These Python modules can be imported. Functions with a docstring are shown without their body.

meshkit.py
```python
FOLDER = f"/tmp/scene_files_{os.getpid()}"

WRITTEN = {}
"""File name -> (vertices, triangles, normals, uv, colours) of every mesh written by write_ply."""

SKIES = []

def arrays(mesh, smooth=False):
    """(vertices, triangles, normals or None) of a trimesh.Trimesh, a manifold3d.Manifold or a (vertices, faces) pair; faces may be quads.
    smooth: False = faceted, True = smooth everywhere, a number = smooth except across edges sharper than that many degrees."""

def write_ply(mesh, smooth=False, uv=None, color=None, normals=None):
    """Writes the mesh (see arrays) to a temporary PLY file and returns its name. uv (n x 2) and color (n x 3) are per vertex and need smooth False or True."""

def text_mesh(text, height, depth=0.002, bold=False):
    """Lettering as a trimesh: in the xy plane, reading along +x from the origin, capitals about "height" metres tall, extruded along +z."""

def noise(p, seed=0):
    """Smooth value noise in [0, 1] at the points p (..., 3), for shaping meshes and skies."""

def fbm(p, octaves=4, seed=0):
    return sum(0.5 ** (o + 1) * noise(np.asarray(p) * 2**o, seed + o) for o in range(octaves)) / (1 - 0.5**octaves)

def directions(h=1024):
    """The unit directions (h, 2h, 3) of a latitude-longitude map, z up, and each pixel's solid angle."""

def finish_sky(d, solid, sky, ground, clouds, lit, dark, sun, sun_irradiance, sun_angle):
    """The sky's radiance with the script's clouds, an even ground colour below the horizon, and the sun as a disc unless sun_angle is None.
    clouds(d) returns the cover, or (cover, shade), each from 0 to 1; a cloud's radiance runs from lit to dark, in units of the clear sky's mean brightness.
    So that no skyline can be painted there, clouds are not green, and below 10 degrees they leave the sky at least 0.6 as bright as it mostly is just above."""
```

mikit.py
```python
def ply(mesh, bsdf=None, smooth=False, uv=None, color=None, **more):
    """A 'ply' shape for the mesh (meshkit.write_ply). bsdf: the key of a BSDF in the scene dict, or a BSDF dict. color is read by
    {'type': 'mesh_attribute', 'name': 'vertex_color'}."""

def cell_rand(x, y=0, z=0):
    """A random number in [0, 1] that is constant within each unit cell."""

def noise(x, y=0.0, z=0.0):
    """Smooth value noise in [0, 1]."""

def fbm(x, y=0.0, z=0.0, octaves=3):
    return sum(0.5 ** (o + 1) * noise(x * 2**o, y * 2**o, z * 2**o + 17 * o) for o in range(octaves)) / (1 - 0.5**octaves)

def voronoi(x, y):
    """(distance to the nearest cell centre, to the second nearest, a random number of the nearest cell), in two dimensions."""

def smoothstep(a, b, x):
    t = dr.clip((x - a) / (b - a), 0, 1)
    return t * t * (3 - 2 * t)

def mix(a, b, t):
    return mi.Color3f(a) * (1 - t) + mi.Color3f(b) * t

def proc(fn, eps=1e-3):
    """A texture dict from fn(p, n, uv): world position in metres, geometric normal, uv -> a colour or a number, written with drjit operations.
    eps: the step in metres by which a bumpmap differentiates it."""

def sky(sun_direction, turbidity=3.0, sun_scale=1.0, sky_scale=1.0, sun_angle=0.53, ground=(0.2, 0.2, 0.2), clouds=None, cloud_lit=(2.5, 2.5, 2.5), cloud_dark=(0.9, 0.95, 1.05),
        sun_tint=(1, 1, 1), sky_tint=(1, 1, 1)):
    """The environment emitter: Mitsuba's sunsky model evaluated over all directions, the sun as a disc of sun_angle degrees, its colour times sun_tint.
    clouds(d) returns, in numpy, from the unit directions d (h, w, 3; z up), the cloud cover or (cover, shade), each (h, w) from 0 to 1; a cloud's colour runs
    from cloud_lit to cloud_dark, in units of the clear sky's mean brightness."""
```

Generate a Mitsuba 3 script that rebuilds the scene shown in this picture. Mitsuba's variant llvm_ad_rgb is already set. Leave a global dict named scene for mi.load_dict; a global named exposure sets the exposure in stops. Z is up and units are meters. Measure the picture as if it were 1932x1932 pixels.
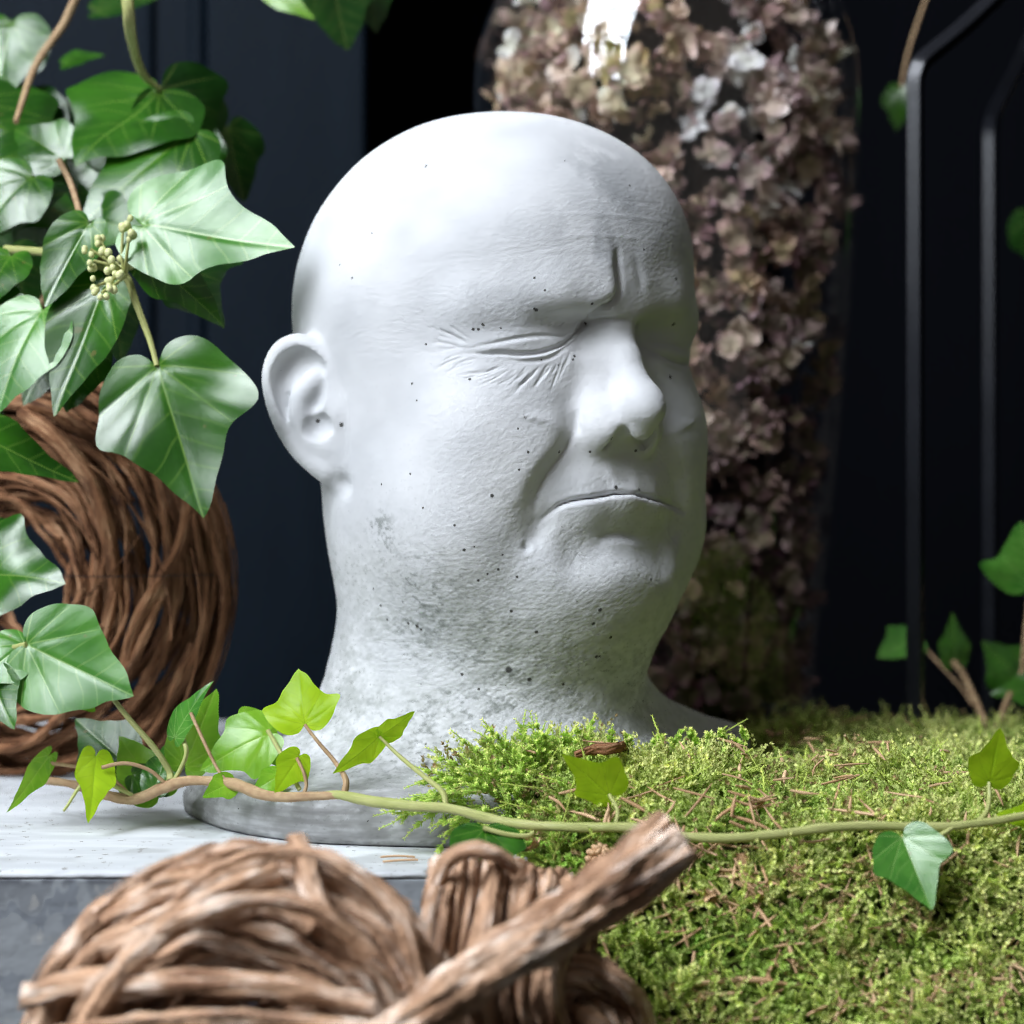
import math, random
import numpy as np, trimesh
import drjit as dr, mitsuba as mi
import mikit, meshkit
from mikit import fbm, noise, voronoi, smoothstep, mix, cell_rand

T = mi.ScalarTransform4f
scene, labels = {}, {}
PI = math.pi

# ---------------------------------------------------------------- camera, lens, light
CAM_H = 0.143                      # lens height above the ledge top
FPX = 3960.0                       # focal length in units of 1/1932 of the picture width
FOV = math.degrees(2 * math.atan(966 / FPX))
scene['camera'] = {'type': 'thinlens', 'fov': FOV, 'aperture_radius': 0.0052, 'focus_distance': 0.905,
                   'near_clip': 0.02, 'far_clip': 60.0,
                   'to_world': T().look_at([0, 0, CAM_H], [0, 1, CAM_H], [0, 0, 1])}
exposure = 0.25
WIN_DIR = np.array([-0.555, -0.590, 0.590])
WIN_DIR = WIN_DIR / np.linalg.norm(WIN_DIR)
WIN_W, WIN_H, WIN_DIST, WIN_L = 1.1, 1.6, 2.2, (19.5, 20.7, 22.8)
AMBIENT = (0.155, 0.150, 0.146)


def at(u, v, d):
    """The point at depth d (metres along the view) seen at the place (u, v) of a 1932 x 1932 picture."""
    return np.array([(u - 966) / FPX * d, d, CAM_H - (v - 966) / FPX * d])


def proj(p):
    p = np.asarray(p, float)
    return np.stack([966 + FPX * p[..., 0] / p[..., 1], 966 - FPX * (p[..., 2] - CAM_H) / p[..., 1]], -1)


def numbered(key):
    if key not in USED:
        USED.add(key)
        return key
    k = 1
    while f'{key}_{k:03d}' in USED:
        k += 1
    USED.add(f'{key}_{k:03d}')
    return f'{key}_{k:03d}'


USED = set()


def thing(name, label=None, cat=None, group=None, kind=None):
    key = numbered(name)
    d = {}
    if label: d['label'] = label
    if cat: d['category'] = cat
    if group: d['group'] = group
    if kind: d['kind'] = kind
    labels[key] = d
    return key


def put(name, mesh, bsdf, parent=None, smooth=False, label=None, kind=None, **kw):
    key = numbered(f'{parent}__{name}') if parent else name
    scene[key] = mikit.ply(mesh, bsdf, smooth, **kw)
    if label or kind:
        labels[key] = {**({'label': label} if label else {}), **({'kind': kind} if kind else {})}
    return key
# ---------------------------------------------------------------- materials
def rgb(*c):
    return {'type': 'rgb', 'value': list(c if len(c) == 3 else c * 3)}


def two(b):
    return {'type': 'twosided', 'b': b}


def holes(p, cell, share, r0, r1):
    """Scattered round casting holes: 0 in a hole, 1 outside."""
    q = p * (1 / cell)
    out = mi.Float(1)
    fx, fy, fz = dr.floor(q.x), dr.floor(q.y), dr.floor(q.z)
    for a, b, c in np.ndindex(2, 2, 2):
        x, y, z = fx + a, fy + b, fz + c
        cx, cy, cz = x + .3 * (cell_rand(x, y, z) - .5), y + .3 * (cell_rand(y, z, x) - .5), z + .3 * (cell_rand(z, x, y) - .5)
        rr = (r0 + (r1 - r0) * cell_rand(x + 7, y + 3, z)) / cell
        rr = dr.select(cell_rand(x, y + 11, z + 5) < share, rr, 0)
        d = dr.sqrt(dr.square(q.x - cx) + dr.square(q.y - cy) + dr.square(q.z - cz))
        out = dr.minimum(out, smoothstep(rr * .55, rr + 1e-4, d))
    return out


def cast_colour(p, n, uv):
    z = p.z
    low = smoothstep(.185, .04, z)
    g = fbm(p.x * 26, p.y * 26, p.z * 26, 3)
    h = fbm(p.x * 120 + 5, p.y * 120, p.z * 160, 3)
    c = mix((.455, .465, .47), (.60, .605, .605), smoothstep(.25, .7, g * .7 + .3 * fbm(p.x * 9, p.y * 9, p.z * 9, 2)))
    # greyer mottling down the neck, plate rim and in one patch over the brow
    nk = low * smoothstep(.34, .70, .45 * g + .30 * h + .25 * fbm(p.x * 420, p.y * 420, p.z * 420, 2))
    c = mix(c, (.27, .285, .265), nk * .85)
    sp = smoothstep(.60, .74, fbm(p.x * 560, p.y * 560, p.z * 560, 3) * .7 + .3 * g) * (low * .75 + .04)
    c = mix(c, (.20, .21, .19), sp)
    bx, by, bz = p.x - .046, p.y - .928, p.z - .292
    br = smoothstep(.052, .015, dr.sqrt(bx * bx * 1.6 + by * by * .7 + bz * bz * .45))
    c = mix(c, (.28, .29, .295), br * smoothstep(.36, .60, fbm(p.x * 65 + 3, p.y * 65, p.z * 30, 4)) * .85)
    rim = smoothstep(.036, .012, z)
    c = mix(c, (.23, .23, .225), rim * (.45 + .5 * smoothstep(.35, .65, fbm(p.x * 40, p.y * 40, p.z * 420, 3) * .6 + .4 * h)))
    stain = mi.Float(0)
    for q, r in STAINS:
        stain = dr.maximum(stain, smoothstep(r, r * .25, dr.norm(p - mi.Point3f(*map(float, q)))))
    por = fbm(p.x * 480, p.y * 480, p.z * 480, 3) * .55 + fbm(p.x * 130, p.y * 130, p.z * 130, 3) * .45
    c = mix(c, (.13, .145, .13), stain * smoothstep(.46, .70, por) * .70)
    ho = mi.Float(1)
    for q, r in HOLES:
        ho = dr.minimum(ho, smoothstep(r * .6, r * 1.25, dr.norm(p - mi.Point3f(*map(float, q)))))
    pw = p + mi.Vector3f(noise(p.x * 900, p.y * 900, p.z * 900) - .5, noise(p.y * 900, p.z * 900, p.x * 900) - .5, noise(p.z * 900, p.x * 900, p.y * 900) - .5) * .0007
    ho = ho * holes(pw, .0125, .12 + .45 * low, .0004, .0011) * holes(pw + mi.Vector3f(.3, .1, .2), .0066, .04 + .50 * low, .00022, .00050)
    return mix((.055, .055, .05), c, ho)  # dark of the holes, dirt and inner shade, painted into the colour


def cast_bump(p, n, uv):
    a = fbm(p.x * 620, p.y * 620, p.z * 820, 3)
    low = smoothstep(.15, .05, p.z)
    return a * (.00030 + .0004 * low) + fbm(p.x * 230, p.y * 230, p.z * 230, 2) * .0006 * low


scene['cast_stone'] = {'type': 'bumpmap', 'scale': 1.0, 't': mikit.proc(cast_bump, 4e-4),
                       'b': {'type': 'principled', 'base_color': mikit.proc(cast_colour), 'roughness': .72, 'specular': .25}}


def slab_colour(p, n, uv):
    a = fbm(p.x * 12, p.y * 34, p.z * 9, 3)
    b = fbm(p.x * 40 + 3, p.y * 150, 2.0, 3)
    c = mix((.47, .49, .50), (.58, .60, .605), smoothstep(.3, .7, a * .6 + b * .4))
    s = smoothstep(.60, .72, fbm(p.x * 22, p.y * 22, 7.0, 4))
    c = mix(c, (.30, .31, .30), s * .5)
    return mix((.30, .30, .29), c, smoothstep(.16, .24, fbm(p.x * 300, p.y * 300, 1.0, 2)))


def front_colour(p, n, uv):
    a = fbm(p.x * 30, p.z * 30, 3.0, 4)
    b = fbm(p.x * 110, p.z * 75, 9.0, 3)
    v1, v2, r = voronoi(p.x * 26 + a * 1.4, p.z * 34 + b)
    c = mix((.13, .145, .165), (.20, .215, .23), a)
    c = mix(c, (.27, .285, .29), smoothstep(.45, .75, r) * smoothstep(.10, .25, v2 - v1) * .55)
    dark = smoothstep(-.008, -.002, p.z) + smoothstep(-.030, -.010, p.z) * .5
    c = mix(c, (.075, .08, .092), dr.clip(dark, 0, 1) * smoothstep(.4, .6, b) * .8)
    return mix(c, (.38, .37, .34), smoothstep(.63, .74, b * .6 + a * .4) * .75)


scene['pale_slab'] = {'type': 'bumpmap', 'scale': 1.0, 't': mikit.proc(lambda p, n, uv: fbm(p.x * 120, p.y * 320, p.z * 120, 3) * .0006, 5e-4),
                      'b': {'type': 'principled', 'base_color': mikit.proc(slab_colour), 'roughness': .55, 'specular': .35}}
scene['dark_stone'] = {'type': 'bumpmap', 'scale': 1.0, 't': mikit.proc(lambda p, n, uv: fbm(p.x * 200, p.y * 200, p.z * 200, 3) * .0007, 5e-4),
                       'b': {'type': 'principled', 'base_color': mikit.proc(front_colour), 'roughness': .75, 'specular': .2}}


def veins(uv, w):
    """1 on an ivy leaf's veins: uv is the blade's own plane, the stalk at the origin, the tip at (0, 1)."""
    a, b = dr.abs(uv.x), uv.y
    out = smoothstep(w, w * .3, a * (1.0 + .5 * b)) * smoothstep(-.02, .0, b)
    for deg, ln in ((36, .85), (68, .75), (108, .4)):
        s, c = math.sin(math.radians(deg)), math.cos(math.radians(deg))
        along, off = a * s + b * c, dr.abs(a * c - b * s + .10 * a * a)
        out = dr.maximum(out, smoothstep(w * .8, w * .2, off * (1 + .8 * along)) * smoothstep(.0, .03, along) * smoothstep(ln, ln * .5, along))
    t = (b - a * .62) * 6.5 + .6 * noise(uv.x * 5, uv.y * 5)
    f = dr.abs(t - dr.floor(t) - .5)
    out = dr.maximum(out, .45 * smoothstep(.085, .03, f) * smoothstep(.5, .1, a) * smoothstep(.0, .15, b))
    return out


def leaf_tex(deep, mid, vein, w=.022, k=.55):
    def fn(p, n, uv):
        a = fbm(uv.x * 3 + p.x * 8, uv.y * 3 + p.z * 8, p.y * 9, 3)
        b = fbm(p.x * 500, p.y * 500, p.z * 500, 2)
        c = mix(deep, mid, smoothstep(.3, .7, a) * .8 + .2 * b)
        c = mix(c, vein, veins(uv, w) * k)
        return mix(c, (.20, .13, .05), smoothstep(.84, .88, fbm(p.x * 170, p.y * 170, p.z * 170, 2)) * .4)
    return mikit.proc(fn)


scene['wax'] = two({'type': 'roughconductor', 'alpha': .11, 'material': 'none', 'specular_reflectance': rgb(.96, .97, .90)})


def leaf_mat(tex, trans, gloss, eta=1.5):
    """A thin blade that lets light through, under a waxy coat."""
    return {'type': 'blendbsdf', 'weight': gloss, 'a': {'type': 'principledthin', 'base_color': tex, 'roughness': .5, 'spec_trans': 0., 'diff_trans': trans, 'eta': eta}, 'b': {'type': 'ref', 'id': 'wax'}}


scene['leaf_mature'] = leaf_mat(leaf_tex((.012, .066, .005), (.038, .150, .010), (.18, .32, .05), .014, .5), .5, .050)
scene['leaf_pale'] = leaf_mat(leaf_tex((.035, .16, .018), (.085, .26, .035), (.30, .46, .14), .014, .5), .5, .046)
scene['leaf_young'] = leaf_mat(leaf_tex((.40, .66, .018), (.54, .80, .03), (.32, .54, .03), .012, .5), 1.2, .016)
scene['leaf_mid'] = leaf_mat(leaf_tex((.17, .42, .025), (.30, .58, .04), (.40, .60, .10), .013, .5), 1.0, .03)
scene['leaf_deep'] = leaf_mat(leaf_tex((.010, .045, .008), (.026, .095, .014), (.16, .22, .05), .016, .5), .5, .030)
scene['stalk_green'] = two({'type': 'principled', 'base_color': mikit.proc(lambda p, n, uv: mix((.30, .33, .10), (.42, .42, .17), fbm(p.x * 160, p.y * 160, p.z * 160, 3))), 'roughness': .5, 'specular': .4})
scene['stalk_brown'] = two({'type': 'principled', 'base_color': mikit.proc(lambda p, n, uv: mix((.27, .15, .08), (.46, .34, .19), fbm(p.x * 300, p.y * 300, p.z * 300, 3))), 'roughness': .7, 'specular': .3})


def bark_tex(dark, mid, light):
    def fn(p, n, uv):
        s = fbm(uv.x * 35, uv.y * 9, 1.0, 3)
        g = fbm(p.x * 60, p.y * 60, p.z * 60, 2)
        t = fbm(uv.x * 110, uv.y * 26, 5.0, 3)
        c = mix(dark, mid, smoothstep(.25, .6, s * .6 + g * .4))
        return mix(c, light, smoothstep(.52, .72, t * .6 + g * .4) * .8)
    return mikit.proc(fn)


def bark(dark, mid, light):
    return {'type': 'bumpmap', 'scale': 1.0, 't': mikit.proc(lambda p, n, uv: fbm(uv.x * 45, uv.y * 11, 2.0, 3) * .0030 + fbm(uv.x * 300, uv.y * 18, 7.0, 3) * .0016, 4e-4),
            'b': {'type': 'principled', 'base_color': bark_tex(dark, mid, light), 'roughness': .78, 'specular': .18}}


scene['bark_pale'] = bark((.12, .052, .026), (.53, .325, .20), (.88, .75, .63))
scene['bark_red'] = bark((.05, .020, .010), (.25, .115, .055), (.46, .27, .15))
scene['moss_bsdf'] = {'type': 'principledthin', 'base_color': {'type': 'mesh_attribute', 'name': 'vertex_color'}, 'roughness': .5, 'spec_trans': 0., 'diff_trans': .45, 'eta': 1.4}
scene['needle_bsdf'] = two({'type': 'principled', 'base_color': mikit.proc(lambda p, n, uv: mix((.36, .19, .085), (.72, .50, .30), fbm(p.x * 60, p.y * 60, p.z * 60, 2))), 'roughness': .55, 'specular': .35})
scene['petal_bsdf'] = {'type': 'principledthin', 'base_color': {'type': 'mesh_attribute', 'name': 'vertex_color'}, 'roughness': .55, 'spec_trans': 0., 'diff_trans': .8, 'eta': 1.4}
scene['clear_glass'] = {'type': 'thindielectric', 'int_ior': 1.5}
scene['black_metal'] = two({'type': 'principled', 'base_color': mikit.proc(lambda p, n, uv: mix((.004, .0046, .0065), (.010, .0112, .015), fbm(p.x * 90, p.y * 90, p.z * 40, 3))), 'roughness': .27, 'specular': .3})
scene['navy_paint'] = two({'type': 'principled', 'base_color': mikit.proc(lambda p, n, uv: mix((.0020, .0052, .0094), (.0038, .0084, .0142), fbm(p.x * 60, p.y * 60, p.z * 9, 3))), 'roughness': .6, 'specular': .08})
scene['black_wall'] = two({'type': 'diffuse', 'reflectance': rgb(.004, .0045, .006)})
scene['thin_wire'] = two({'type': 'roughconductor', 'alpha': .25})
scene['added_dark_core'] = two({'type': 'diffuse', 'reflectance': rgb(.010, .007, .005)})  # for the added mass that keeps the flower gaps dark
# ---------------------------------------------------------------- the stone head (sculpted as a distance field, then carved)
YAW = math.radians(38)
CS, SN = math.cos(YAW), math.sin(YAW)
HC = np.array([-0.0062, 1.03, CAM_H])


def to_world(p):
    """Head space: x to the head's own right, y the way it faces, z up from the height of the lens."""
    x, y, z = p[..., 0], p[..., 1], p[..., 2]
    return np.stack([HC[0] - x * CS + y * SN, HC[1] - x * SN - y * CS, HC[2] + z], -1)


def to_head(w):
    q = np.asarray(w, float) - HC
    return np.stack([-q[..., 0] * CS - q[..., 1] * SN, q[..., 0] * SN - q[..., 1] * CS, q[..., 2]], -1)


def smin(a, b, k):
    h = np.maximum(k - np.abs(a - b), 0) / k
    return np.minimum(a, b) - h * h * k * 0.25


def smax(a, b, k):
    return -smin(-a, -b, k)


def rot(ax, deg):
    return trimesh.transformations.rotation_matrix(math.radians(deg), ax)[:3, :3]


def ell(p, c, r, R=None):
    q = p - np.asarray(c)
    if R is not None:
        q = q @ R                      # columns of R are the ellipsoid's own axes
    r = np.asarray(r)
    k0 = np.linalg.norm(q / r, axis=-1)
    k1 = np.linalg.norm(q / (r * r), axis=-1)
    return k0 * (k0 - 1) / np.maximum(k1, 1e-9)


def cap(p, a, b, ra, rb):
    a, b = np.asarray(a), np.asarray(b)
    ab = b - a
    t = np.clip(((p - a) @ ab) / (ab @ ab), 0, 1)
    return np.linalg.norm(p - a - t[..., None] * ab, axis=-1) - (ra + (rb - ra) * t)


def spline(pts, n):
    """A smooth curve (Catmull-Rom) through the points, n steps to each piece."""
    p = np.asarray(pts, float)
    p = np.vstack([2 * p[0] - p[1], p, 2 * p[-1] - p[-2]])
    out = []
    for i in range(1, len(p) - 2):
        t = np.arange(n)[:, None] / n
        a, b, c, d = p[i - 1], p[i], p[i + 1], p[i + 2]
        out.append(.5 * (2 * b + (c - a) * t + (2 * a - 5 * b + 4 * c - d) * t ** 2 + (3 * b - a - 3 * c + d) * t ** 3))
    return np.vstack(out + [p[-2:-1]])


def chain(p, pts, rads, k=0.004, fine=0):
    d = None
    if fine:
        pr = spline(np.hstack([np.asarray(pts, float), np.asarray(rads, float)[:, None]]), fine)
        pts, rads = pr[:, :3], pr[:, 3]
    for i in range(len(pts) - 1):
        e = cap(p, pts[i], pts[i + 1], rads[i], rads[i + 1])
        d = e if d is None else smin(d, e, k)
    return d


NECK_Z = np.array([-.150, -.135, -.126, -.116, -.106, -.095, -.080, -.060, -.030, .02, .06])
NECK_R = np.array([.138, .136, .124, .1010, .0885, .0820, .0785, .0765, .0765, .077, .074])


def head_sdf(p):
    x, y, z = p[..., 0], p[..., 1], p[..., 2]
    m = p * np.array([-1, 1, 1])
    both = lambda f, k: smin(f(p), f(m), k)
    # cranium, forehead, face block
    d = ell(p, (0, -.008, .098), (.0965, .0985, .0975))
    d = smin(d, ell(p, (0, .042, .128), (.064, .0535, .050)), .03)
    d = smin(d, ell(p, (0, .002, .010), (.0880, .0790, .090)), .03)
    d = smin(d, ell(p, (0, .026, .056), (.074, .0530, .052)), .02)
    # neck: a flaring column, leaning a little
    zz = np.clip(z, -.15, .06)
    r = np.interp(zz, NECK_Z, NECK_R)
    cx, cy = .012 * np.clip((-.07 - z) / .06, 0, 1) * CS, -.004 - .005 * np.exp(-((z + .075) / .022) ** 2) - .012 * np.clip((-.07 - z) / .06, 0, 1) * SN
    neck = (np.hypot(x - cx, y - cy) - r) * 0.8
    neck = smax(neck, z - .05, .02)
    d = smin(d, neck, .016)
    # jowls, chin, double chin
    d = smin(d, both(lambda q: ell(q, (.052, .042, -.002), (.034, .034, .046)), .01), .02)
    d = smin(d, ell(p, (0, .043, -.046), (.050, .044, .030)), .03)
    d = smin(d, ell(p, (0, .0745, -.0245), (.039, .0222, .025)), .018)
    # cheeks
    d = smin(d, both(lambda q: ell(q, (.045, .054, .040), (.030, .027, .028)), .01), .022)
    # brow
    d = smin(d, both(lambda q: chain(q, [(.010, .0835, .0985), (.030, .0795, .0990), (.060, .0585, .0930)], [.0088, .0112, .0105]), .008), .014)
    # hollows beside the root of the nose, and over the lids
    d = smax(d, -both(lambda q: ell(q, (.0190, .0945, .0800), (.0090, .0115, .0070)), .004), .010)
    d = smax(d, -both(lambda q: ell(q, (.0290, .0885, .0830), (.0130, .0060, .0045)), .004), .012)
    # closed lids
    d = smin(d, both(lambda q: ell(q, (.0400, .0630, .0740), (.0250, .0136, .0090), rot((0, 0, 1), -16)), .004), .008)
    # nose
    n = chain(p, [(0, .0810, .0850), (0, .0915, .070), (0, .1030, .0515)], [.0068, .0074, .0086], .006)
    n = smin(n, ell(p, (0, .1040, .0470), (.0108, .0128, .0104)), .006)
    n = smin(n, both(lambda q: ell(q, (.0145, .0885, .0378), (.0090, .0140, .0098), rot((0, 0, 1), 16)), .004), .009)
    n = smin(n, both(lambda q: cap(q, (.0045, .079, .078), (.0112, .0865, .0475), .0072, .0086), .006), .009)
    n = smin(n, cap(p, (0, .084, .0330), (0, .1020, .0375), .0050, .0062), .005)
    d = smin(d, n, .007)
    # nostrils
    d = smax(d, -both(lambda q: cap(q, (.0122, .0905, .0290), (.0078, .1000, .0352), .0031, .0035), .001), .0035)
    # muzzle and lips
    d = smin(d, ell(p, (0, .063, .010), (.038, .0265, .030)), .018)
    d = smin(d, chain(p, [(.032, .0720, .0015), (.016, .0830, .0100), (0, .0855, .0118), (-.016, .0830, .0100), (-.032, .0720, .0015)], [.004, .0055, .0060, .0055, .004]), .012)
    d = smin(d, chain(p, [(.029, .0730, -.0055), (.015, .0825, -.0015), (0, .0865, .0000), (-.015, .0825, -.0015), (-.029, .0730, -.0055)], [.004, .0070, .0080, .0070, .004]), .010)
    # fold under the lower lip
    d = smax(d, -chain(p, [(.026, .0945, -.0190), (0, .1012, -.0125), (-.026, .0945, -.0190)], [.004, .0045, .004]), .016)
    # philtrum
    d = smax(d, -cap(p, (0, .0980, .030), (0, .0992, .018), .0042, .0050), .007)
    # ears
    for q in (p, m):
        d = smin(d, ear_sdf(q), .005)
    # base plate
    a = np.arctan2(y, x)
    rim = .140 + .004 * np.sin(3 * a + 1) + .0022 * np.sin(7 * a) + .001 * np.sin(17 * a + 2)
    q = np.stack([np.hypot(x - .011 * CS, y + .011 * SN) - rim + .010, np.abs(z + .1325) - .0105 + .008], -1)
    plate = np.linalg.norm(np.maximum(q, 0), axis=-1) + np.minimum(q.max(-1), 0) - .009
    d = smin(d, plate * .9, .014)
    d = smin(d, cap(p, LIP_A, LIP_B, .020, .009), .02)
    return smax(d, -(z + .143), .003)


LIP_A, LIP_B = to_head(np.array([.050, 1.045, .038])), to_head(np.array([.112, 1.085, .024]))
EAR_C = np.array([.0945, -.0190, .0465])
EAR_R = rot((0, 0, 1), 38) @ rot((1, 0, 0), 13)       # columns: outward, forward, up


def ear_sdf(p):
    near = np.linalg.norm(p - EAR_C, axis=-1)
    out = near - .035
    sel = near < .075
    if not sel.any():
        return out
    q = (p[sel] - EAR_C) @ EAR_R * np.array([1, 1.14, 1.04])                          # q: x outward, y forward, z up
    e = ell(q, (-.004, -.002, .006), (.0075, .0195, .0320))
    e = smin(e, ell(q, (-.004, .012, .002), (.012, .012, .030)), .01)
    e = smin(e, ell(q, (-.002, .005, -.026), (.0065, .0105, .0125)), .012)
    h = [(.002, .013, .018), (.003, .009, .029), (.003, .000, .0345), (.003, -.0105, .0325), (.003, -.0180, .0230), (.003, -.0195, .009), (.0025, -.0170, -.006), (.002, -.0110, -.0185), (.001, -.001, -.029)]
    e = smin(e, chain(q, h, [.0040, .0043, .0046, .0050, .0052, .0048, .0045, .0045, .005], .002, 3), .004)
    e = smax(e, -ell(q, (.0072, .0005, .0150), (.0072, .0118, .0168)), .002)
    e = smin(e, cap(q, (-.001, .006, .020), (.0015, -.0095, .0005), .0030, .0036), .004)
    e = smax(e, -chain(q, [(.0070, .009, .020), (.0070, -.001, .0255), (.0065, -.0100, .021), (.0055, -.0130, .010), (.0050, -.0125, .000)], [.0055, .0066, .0062, .0045, .003], .002, 3), .002)
    e = smin(e, chain(q, [(.001, .006, .016), (.003, -.0045, .009), (.003, -.0080, .0), (.002, -.0060, -.011), (.002, .002, -.018)], [.0035, .0042, .0042, .0042, .004], .002, 3), .005)
    e = smax(e, -ell(q, (.0058, .003, -.0075), (.0052, .0088, .0062)), .003)
    e = smax(e, -cap(q, (.001, -.0125, .012), (.001, -.0135, .006), .0018, .0012), .001)
    e = smin(e, ell(q, (.003, .0150, -.003), (.0050, .0050, .0075)), .005)
    out[sel] = e
    return out


def surface_net(f, lo, hi, h):
    n = np.ceil((np.asarray(hi) - lo) / h).astype(int) + 1
    ax = [lo[k] + h * np.arange(n[k]) for k in range(3)]
    v = np.empty(n)
    for i in range(0, n[0], 8):
        g = np.stack(np.meshgrid(ax[0][i:i + 12], ax[1], ax[2], indexing='ij'), -1)
        v[i:i + 12] = f(g.reshape(-1, 3)).reshape(g.shape[:3])
    s = v < 0
    c = np.zeros(np.array(n) - 1, int)
    for a, b, e in np.ndindex(2, 2, 2):
        c += s[a:n[0] - 1 + a, b:n[1] - 1 + b, e:n[2] - 1 + e]
    act = (c > 0) & (c < 8)
    idx = -np.ones(act.shape, int)
    idx[act] = np.arange(act.sum())
    cell = np.argwhere(act)
    acc, cnt = np.zeros((len(cell), 3)), np.zeros(len(cell))
    for axis in range(3):
        for a, b in np.ndindex(2, 2):
            off = np.zeros(3, int)
            off[[k for k in range(3) if k != axis]] = (a, b)
            p0 = cell + off
            p1 = p0.copy(); p1[:, axis] += 1
            v0, v1 = v[tuple(p0.T)], v[tuple(p1.T)]
            cr = (v0 < 0) != (v1 < 0)
            t = np.where(cr, v0 / np.where(cr, v0 - v1, 1), 0)
            pt = p0.astype(float); pt[:, axis] += t
            acc[cr] += pt[cr]; cnt[cr] += 1
    verts = np.asarray(lo) + h * acc / cnt[:, None]
    quads = []
    for axis in range(3):
        o = [k for k in range(3) if k != axis]
        sl0 = [slice(1, n[k] - 1) for k in range(3)]; sl1 = list(sl0)
        sl0[axis] = slice(0, n[axis] - 1); sl1[axis] = slice(1, n[axis])
        s0, s1 = s[tuple(sl0)], s[tuple(sl1)]
        e = np.argwhere(s0 != s1)
        inside = s0[tuple(e.T)]
        base = e.copy(); base[:, o[0]] += 1; base[:, o[1]] += 1
        def cid(da, db):
            q = base.copy(); q[:, o[0]] -= da; q[:, o[1]] -= db
            return idx[tuple(q.T)]
        q = np.stack([cid(1, 1), cid(0, 1), cid(0, 0), cid(1, 0)], -1)
        flip = inside if axis != 1 else ~inside
        q[~flip] = q[~flip][:, ::-1]
        quads.append(q)
    q = np.vstack(quads)
    return verts, np.vstack([q[:, [0, 1, 2]], q[:, [0, 2, 3]]])


def gradient(f, p, e=4e-4):
    g = np.stack([f(p + np.eye(3)[k] * e) - f(p - np.eye(3)[k] * e) for k in range(3)], -1)
    return g / (2 * e)


def snap(f, p, it=2):
    for _ in range(it):
        d, g = f(p), gradient(f, p)
        g2 = np.maximum((g * g).sum(-1), .2)
        p = p - np.clip(d / g2, -.002, .002)[:, None] * g
    return p


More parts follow.
